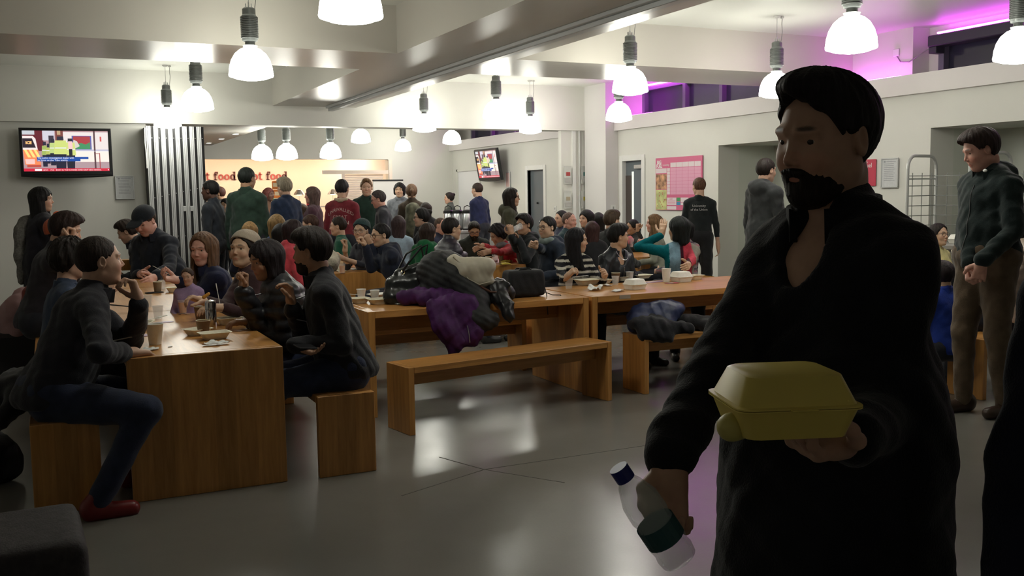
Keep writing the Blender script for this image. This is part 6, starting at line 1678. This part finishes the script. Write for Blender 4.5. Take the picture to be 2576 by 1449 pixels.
person('dark haired woman with glasses and a hair clip looking left', (4.493, 12.184, 1.232), fc(85), .45, lod=1, g='f', skin='light', hair=('bun', BK), glasses=(.02, .02, .02), top=('jacket', BLACK))
person('short dark haired person bending behind the woman with the hair clip', (4.934, 13.207, 1.320), fc(150), None, lod=0, g='f', hair=('bob', (.028, .018, .016)), top=('jacket', BLACK), sc=.84)
person('bearded man with glasses looking down at the end of the banana table', (4.800, 11.131, 1.083), fc(-8), .45, lean=22, hp=26, lod=1, skin='olive', hair=('quiff', DK), beard=(.014, .011, .010), glasses=(.03, .04, .10), top=('jacket', (.022, .026, .022)))
person('curly black haired woman in a red sweater reaching across the table', (4.726, 10.273, 1.053), 275, .45, lean=32, hp=22, lod=1, g='f', skin='tan', hair=('curly', (.012, .009, .010)), top=('sweater', (.42, .020, .030)), R=H((4.344, 10.001, 0.972), 'relax', dw=(-.8, 0, -.3)), L=H((4.279, 9.692, 0.913), 'relax', dw=(-.9, 0, -.2)), scarf=(.16, .15, .16))
pd = person('black haired man in glasses drinking from a glass, red strap on his shoulder', (4.875, 9.881, 1.178), 268, .45, lean=8, hy=-12, lod=1, skin='tan', hair=('thick', BK), glasses=(.02, .02, .02), top=('jacket', (.012, .014, .016)), hood=True, R=H((4.608, 9.662, 1.063), 'grip', dw=(-.1, 0, 1), nw=(.2, .9, 0), pw=(0, -.3, -1)), L=H((4.729, 9.712, 1.027), 'relax', dw=(-.6, 0, .3), nw=(0, 0, 1)))
cup('clear', (4.658, 9.702, 1.140), .10, .036, 'glass tilted at the lips of the drinking man', rb=.028)
bpy.data.objects[[x.name for x in bpy.data.objects if x.get('label') == 'glass tilted at the lips of the drinking man'][0]].rotation_euler = (0, math.radians(70), 0)
person('round faced man with glasses in a navy hooded jacket with grey lining', (4.737, 9.056, 1.171), 262, .45, lean=10, hy=-6, lod=1, skin='asian', hair=('short', BK), glasses=(.12, .12, .13), top=('jacket', (.016, .024, .040)), hood=True, fat=1.2, R=H((4.464, 8.721, 0.991), 'fist', dw=(-.8, 0, .3)), scarf=(.16, .20, .19))
person('man with glasses and black hair behind the bald man', (6.403, 11.824, 1.176), fc(60), .45, lod=0, skin='light', hair=('short', BK), top=('jacket', NAVY))
person('bald man facing right in a teal jacket', (5.975, 10.803, 1.173), fc(-55), .45, lod=1, skin='pink', hair=('bald', (.12, .075, .06)), top=('jacket', (.02, .045, .055)))
person('black haired woman with thin glasses beyond the striped jumper', (6.464, 11.239, 1.184), fc(50), .45, lod=0, g='f', skin='light', hair=('fringe', BK), top=('jacket', BLACK))
person('dark haired person seen from behind, further of two by the pillar', (6.866, 11.599, 1.141), fc(170), .45, lod=0, g='f', hair=('mid', BK), top=('jacket', BLACK))
person('reddish brown haired woman seen from behind over the striped jumper', (5.667, 9.717, 1.096), fc(175), .45, lod=0, g='f', hair=('mid', (.040, .018, .016)), top=('jacket', BLACK))
person('brown haired man in a dark jacket with a pale grey hood, facing away', (5.989, 9.797, 1.196), fc(-140), .45, lod=1, skin='light', hair=('thick', (.055, .035, .022)), top=('jacket', (.018, .020, .020)), hy=10)
def stripes(P, i):
    c = flat_attr(P, (.012, .012, .016)); s = i['s']; z = P[:, 2]; E = i['ends']
    k = ((z / .052) % 1) < .36
    c[k] = (.52, .50, .44); return c
# ---- takeaway table
person('young woman with long black hair in a black and cream striped jumper', (4.180, 7.423, 1.113), 186, .45, lean=12, hy=-60, hp=2, lod=2, g='f', skin='asian', hair=('long', (.010, .010, .013)), top=('sweater', (.02, .02, .03)), pattern=stripes, R=H((3.796, 6.933, 0.800), 'grip', dw=(.4, -.5, .6), nw=(.8, 0, -.3)), L=H((4.273, 7.124, 0.818)))
fork((3.833, 6.892, 0.850), (0, math.radians(5), math.radians(-78)), 'silver fork held level by the woman in the striped jumper', .17, colr=steel)
pl = person('young man with black hair in a black leather jacket looking right', (4.640, 7.483, 1.130), 165, .45, lean=6, hy=-62, hp=-2, vneck=True, lod=2, skin='asian', hair=('thick', BK), top=('leather', (.014, .018, .024)))
m = MB(); pts = []
for k in range(13):
    a = PI * k / 12; pts.append(tuple(pl['NB'] + V3(-.075 * math.cos(a), .075 + .05 * math.sin(a), .02 - .09 * math.sin(a)) * pl['s']))
m.tube(pts, .003, 6); m.obj('necklace', steel, pl['o'])
def blocks(P, i):
    c = flat_attr(P, (.20, .33, .42)); s = i['s']; x = P[:, 0] / s; z = P[:, 2]
    # wearer's right is +x: teal sleeve; centre pale blue, maroon band, coral panel, grey sleeve
    c[x > .115] = (.0, .115, .14)
    c[(x < .012) & (x > -.022)] = (.055, .010, .020); c[(x <= -.022) & (x > -.105)] = (.50, .055, .085); c[x <= -.105] = (.24, .22, .18)
    e, w_ = i['ends'][1][0], i['ends'][1][1]
    d = np.minimum(np.linalg.norm(P - e, axis=1), np.linalg.norm(P - w_, axis=1)); mid = np.linalg.norm(P - (e + w_) / 2, axis=1)
    c[(d < .10) | (mid < .12)] = (.0, .115, .14); return c
person('woman with a glossy black bob turned away, teal, blue, coral and grey cardigan', (5.392, 7.630, 1.173), 206, .45, lean=4, hy=128, ht=0, lod=2, g='f', skin='asian', hair=('bob', (.008, .011, .011)), top=('sweater', (.2, .3, .4)), pattern=blocks, collar=False,
       R=H((5.304, 7.778, 1.114), 'flat', dw=(.35, .25, .9), nw=(.6, .6, 0), pw=(-.8, 0, -1)), L=H((4.892, 6.839, 0.790)))
def fair(P, i):
    c = flat_attr(P, (.26, .22, .22)); z = P[:, 2]; b_ = (z / .07) % 1
    c[(b_ < .25)] = (.05, .04, .06); c[(b_ > .55) & (b_ < .75)] = (.34, .12, .14); k = (b_ > .80) & (np.sin(P[:, 0] * 160 + P[:, 1] * 160) > 0); c[k] = (.03, .03, .04); return c
person('person in a patterned winter sweater hidden behind the black bob', (6.157, 8.595, 1.112), fc(150), .45, lod=1, g='f', skin='asian', hair=('fringe', BK), top=('sweater', (.3, .2, .2)), pattern=fair)
person('dark haired woman with her hand at her ear, grey top', (7.010, 10.965, 1.064), fc(70), .45, lean=8, lod=1, g='f', skin='olive', hair=('pony', BK), top=('sweater', (.03, .03, .03)), L=H((6.909, 10.675, 1.023), 'fist', dw=(0, 0, 1), nw=(1, 0, 0)))
person('woman with long wavy brown hair in profile facing left', (6.706, 10.005, 1.140), fc(95), .45, lean=6, lod=1, g='f', skin='pink', hair=('wavy', (.15, .085, .04)), top=('sweater', (.22, .23, .18)), R=H((6.277, 9.631, 0.931), 'grip', dw=(-.9, 0, .1)))
cup('clear', (6.174, 9.676, 0.887), .10, .034, 'stemmed glass with pink drink near the leather jacket', (mat('pink_drink'), .4), rb=.02, cat='glass')
blob('pink_napkin', [('e', (0, 0, 0), (.06, .02, .045))], .008, mat('pink_tissue', (.62, .18, .20), .8), 'pink napkin held in front of the wavy haired woman', 'napkin', .006, 50, 0, loc=(6.162, 9.690, 0.970))
# ---- standing people
st = person('staff man in a black shirt with white print on the back, standing', (7.597, 10.296, 1.585), fc(-165), None, lod=1, skin='light', hair=('crop', (.10, .05, .03)), top=('shirt', (.010, .013, .014)), legs=BLACK, hy=-30)
back_print(st, ['University', 'of the Union'], .042, st['NB'][2] - .10, (.42, .42, .42))
person('man in a dark hooded coat in the alcove behind the foreground man', (6.983, 8.268, 1.735), fc(-120), None, lod=1, skin='light', hair=('short', DK), top=('coat', (.025, .027, .028)), hood=True)
rm = person('tall young man in a dark green jacket and brown trousers standing at the right', (5.576, 4.490, 1.771), fc(72), None, hy=20, hp=20, lod=2, skin='pink', hair=('thick', (.030, .018, .016)), top=('jacket', (.012, .022, .022)), legs=(.115, .080, .050), shoes=(.05, .03, .02), hood=True,
            L=H((5.328, 4.254, 1.067), 'relax', dw=(.25, .35, -.9), nw=(.6, .4, 0)), R=H((5.430, 4.424, 1.019), 'fist'), stride=.12, fat=.9)
blob('chest_badge', [('e', tuple(V3(-.105, .135, 1.44) * rm['s']), (.02, .006, .012))], .006, white, None, None, 0, 1, 0, parent=rm['o'])
person('woman with glasses and a pale yellow top sitting by the wire trolley', (7.369, 6.345, 1.094), fc(-28), .45, lean=6, lod=2, g='f', skin='asian', hair=('pony', (.018, .013, .012)), glasses=(.06, .05, .05), top=('sweater', (.62, .55, .26)), ht=-4, hp=-6)
person('child with dark hair in a bright blue jacket, low at the right', (5.808, 4.959, 0.947), fc(165), .30, lean=6, lod=1, hair=('thick', (.018, .012, .013)), top=('jacket', (.010, .035, .26)), sc=.80)
blob('fur_bobble_hat', [('e', (0, 0, 0), (.075, .06, .075))], .009, mat('fur_pale', (.42, .38, .30), .95, noise=.3, nscale=40, bump=1., bscale=90), 'pale furry hood beside the standing man, under the takeaway box', 'hood', .01, 60, .3, loc=(6.690, 5.544, 0.980))
person('person in a cream padded coat hidden behind the standing man', (6.597, 4.950, 1.259), fc(120), .45, lod=1, g='f', hair=('bob', DK), top=('puffer', (.50, .40, .34)), fat=.8)
bench(6.0, 4.75, .9, .31, 'x', 'low oak bench behind the standing man', H_=.44)
# queue in the far room and at the opening
person('man in a dark jacket beside the folded partition', (1.780, 12.073, 1.621), fc(95), None, lod=1, skin='dark', hair=('short', BK), top=('jacket', (.018, .022, .030)))
person('tall man in a long dark green coat seen from behind in the queue', (2.190, 11.892, 1.757), fc(-170), None, lod=1, hy=12, skin='olive', hair=('short', (.012, .016, .014)), top=('coat', (.020, .042, .030)), fat=.8, glasses=(.2, .2, .2))
person('short grey blond haired man in a navy jacket turned to the counter', (2.895, 13.104, 1.660), fc(130), None, lod=1, skin='light', hair=('thick', (.26, .22, .16)), top=('jacket', (.018, .030, .065)))
person('dark haired server in maroon behind the counter', (3.644, 17.747, 1.581), fc(-60), None, lod=0, g='f', skin='dark', hair=('fringe', (.10, .03, .025)), top=('shirt', (.10, .05, .03)))
person('small dark haired person in the queue behind the dark jacket', (2.615, 16.793, 1.603), fc(80), None, lod=0, skin='tan', hair=('short', (.06, .02, .015)), top=('jacket', (.03, .03, .03)))
person('person with a dark cap of hair stooping behind the green coat', (2.544, 15.705, 1.522), fc(20), None, lod=0, hair=('fringe', BK), top=('jacket', (.25, .24, .23)), sc=.9)
person('woman in a mauve coat with brown hair facing left in the queue', (3.344, 13.434, 1.549), fc(90), None, lod=1, g='f', skin='pink', hair=('mid', (.10, .065, .055)), top=('jacket', (.085, .040, .055)))
person('person with glasses whose face shows between navy and mauve coats', (3.675, 15.484, 1.378), fc(75), None, lod=0, g='f', skin='light', hair=('bob', BR), top=('jacket', (.3, .2, .15)), sc=.84)
gb = person('man in a maroon varsity jacket lettered on the back', (3.428, 12.177, 1.623), fc(-172), None, lod=2, skin='light', hair=('short', (.020, .018, .020)), top=('sweater', (.17, .020, .030)), scarf=None, fat=.6)
blob('polo_collar', [('c', tuple(gb['NB'] + V3(-.07, -.035, .03)), tuple(gb['NB'] + V3(0, -.075, .02)), .022, .022), ('c', tuple(gb['NB'] + V3(.07, -.035, .03)), tuple(gb['NB'] + V3(0, -.075, .02)), .022, .022)], .008, cloth((.45, .36, .26)), None, None, 0, 1, 0, parent=gb['o'])
z0 = gb['NB'][2] - .17
back_print(gb, ['UNRIVALLED'], .058, z0 + .055, (.55, .40, .38), arc=.05)
back_print(gb, ['GREAT', 'BRITAIN'], .062, z0 - .045, (.55, .40, .38))
person('brown haired man in a dark green jacket with lime piping facing us', (4.187, 13.599, 1.647), fc(-8), None, lod=1, skin='light', hair=('quiff', (.17, .10, .055)), top=('jacket', (.012, .030, .022)))
person('man with receding dark hair and glasses in a charcoal coat, in profile', (3.955, 12.354, 1.462), fc(82), None, lean=8, lod=1, hp=14, skin='pink', hair=('receding', (.05, .04, .04)), glasses=(.02, .02, .02), top=('jacket', (.040, .042, .052)), sc=.95)
person('black haired man in a grey jacket facing us in the far room', (5.273, 15.304, 1.616), fc(5), None, lod=1, skin='asian', hair=('fringe', BK), top=('jacket', (.15, .16, .18)))
bp = person('person with tied brown hair in an olive brown jacket seen from behind', (5.074, 14.170, 1.577), fc(170), None, lod=1, g='f', hair=('pony', (.13, .075, .045)), top=('jacket', (.050, .036, .024)))
blob('rucksack', [('c', (0, -.20, 1.02), (0, -.22, 1.32), .14, .11)], .014, mat('camo_bag', (.085, .085, .055), .8, noise=.6, nscale=12), None, None, .006, 20, 0, parent=bp['o'])
person('dark haired woman with a small bun behind the drink flasks', (7.124, 17.746, 1.478), fc(80), None, lod=0, g='f', skin='light', hair=('bun', DK), top=('jacket', (.05, .06, .05)), sc=.93)
person('man in a navy shirt reaching to the flasks, seen from behind', (6.586, 15.122, 1.605), fc(130), None, lean=6, lod=1, skin='light', hair=('crop', (.035, .022, .018)), top=('shirt', (.016, .020, .060)), L=H((6.582, 15.302, 1.188)))
gp = person('girl with long dark hair and glasses in an olive parka facing right', (5.160, 10.780, 1.486), fc(-85), None, lod=2, g='f', skin='asian', hair=('long', DK), glasses=(.02, .015, .015), top=('jacket', (.060, .062, .040)), hood=True)

# ---- the man walking past in the foreground
fm_ = person('tall bearded man in a long black coat walking past close to us', (1.354, 1.435, 1.624), fc(58), None, hy=2, hp=8, wf=.86, vneck=True, ht=-3, lod=3, skin='light', hair=('quiff', (.016, .013, .014)), beard=(.018, .012, .010), top=('coat', (.008, .009, .012)), legs=(.008, .008, .012), hood=False, fat=1.0, facef=True, stride=.15,
        R=H((0.956, 1.405, 1.034), 'grip', dw=(-.22, -.22, -1), nw=(-.35, -.9, 0), pw=(.5, 1, -.2)), L=H((1.146, 1.147, 1.130), 'hold', dw=(-.95, -.15, .05), nw=(.1, -.25, 1), pw=(.35, .25, -1)), hem=.72)
yel = mat('yellow_foam', (.85, .68, .16), .35)
clamshell((0.987, 1.127, 1.171), .190, .165, .092, 'yellow foam takeaway box carried by the foreground man', math.radians(-20), yel)
blob('lemon', [('c', (-.012, 0, 0), (.012, 0, .004), .022, .020)], .005, mat('lemon_skin', (.62, .55, .16), .45), 'pale yellow fruit held under the yellow takeaway box', 'fruit', .001, 60, 0, loc=(0.909, 1.132, 1.182))
o = empty('water_bottle', (0.923, 1.297, 0.916), 0, 'clear plastic water bottle with a blue cap in the foreground man\'s hand', 'bottle')
pet = mat('bottle_plastic', (.65, .75, .75), .12, alpha=.35, spec=.8)
m = MB(); m.lathe([(.020, 0), (.030, .006), (.032, .02), (.030, .03), (.032, .04), (.032, .075), (.029, .085), (.032, .095), (.031, .125), (.020, .155), (.013, .165), (.013, .172)], 20); m.obj('shell', pet, o, smooth=40)
m = MB(); m.lathe([(.0155, .165), (.0155, .188)], 16); m.obj('cap', mat('cap_blue', (.02, .03, .22), .4), o); m = MB(); m.lathe([(.0325, .045), (.0325, .08)], 20, cap=False); m.obj('label_band', mat('label_teal', (.03, .10, .11), .5), o)
o.rotation_euler = Vector(np.array((0.858, 1.317, 1.022)) - np.array((0.923, 1.297, 0.916))).to_track_quat('Z', 'Y').to_euler(); o.scale = (1.05, 1.05, 1.05)
m = MB(); m.box((-.02, 0, 0), (.02, .003, .003)); 
person('person in a dark navy coat cut off by the right edge, close to us', (1.593, 0.913, 1.556), fc(20), None, lod=1, g='m', skin='light', hair=('short', DK), top=('coat', (.010, .012, .026)), legs=BLACK)
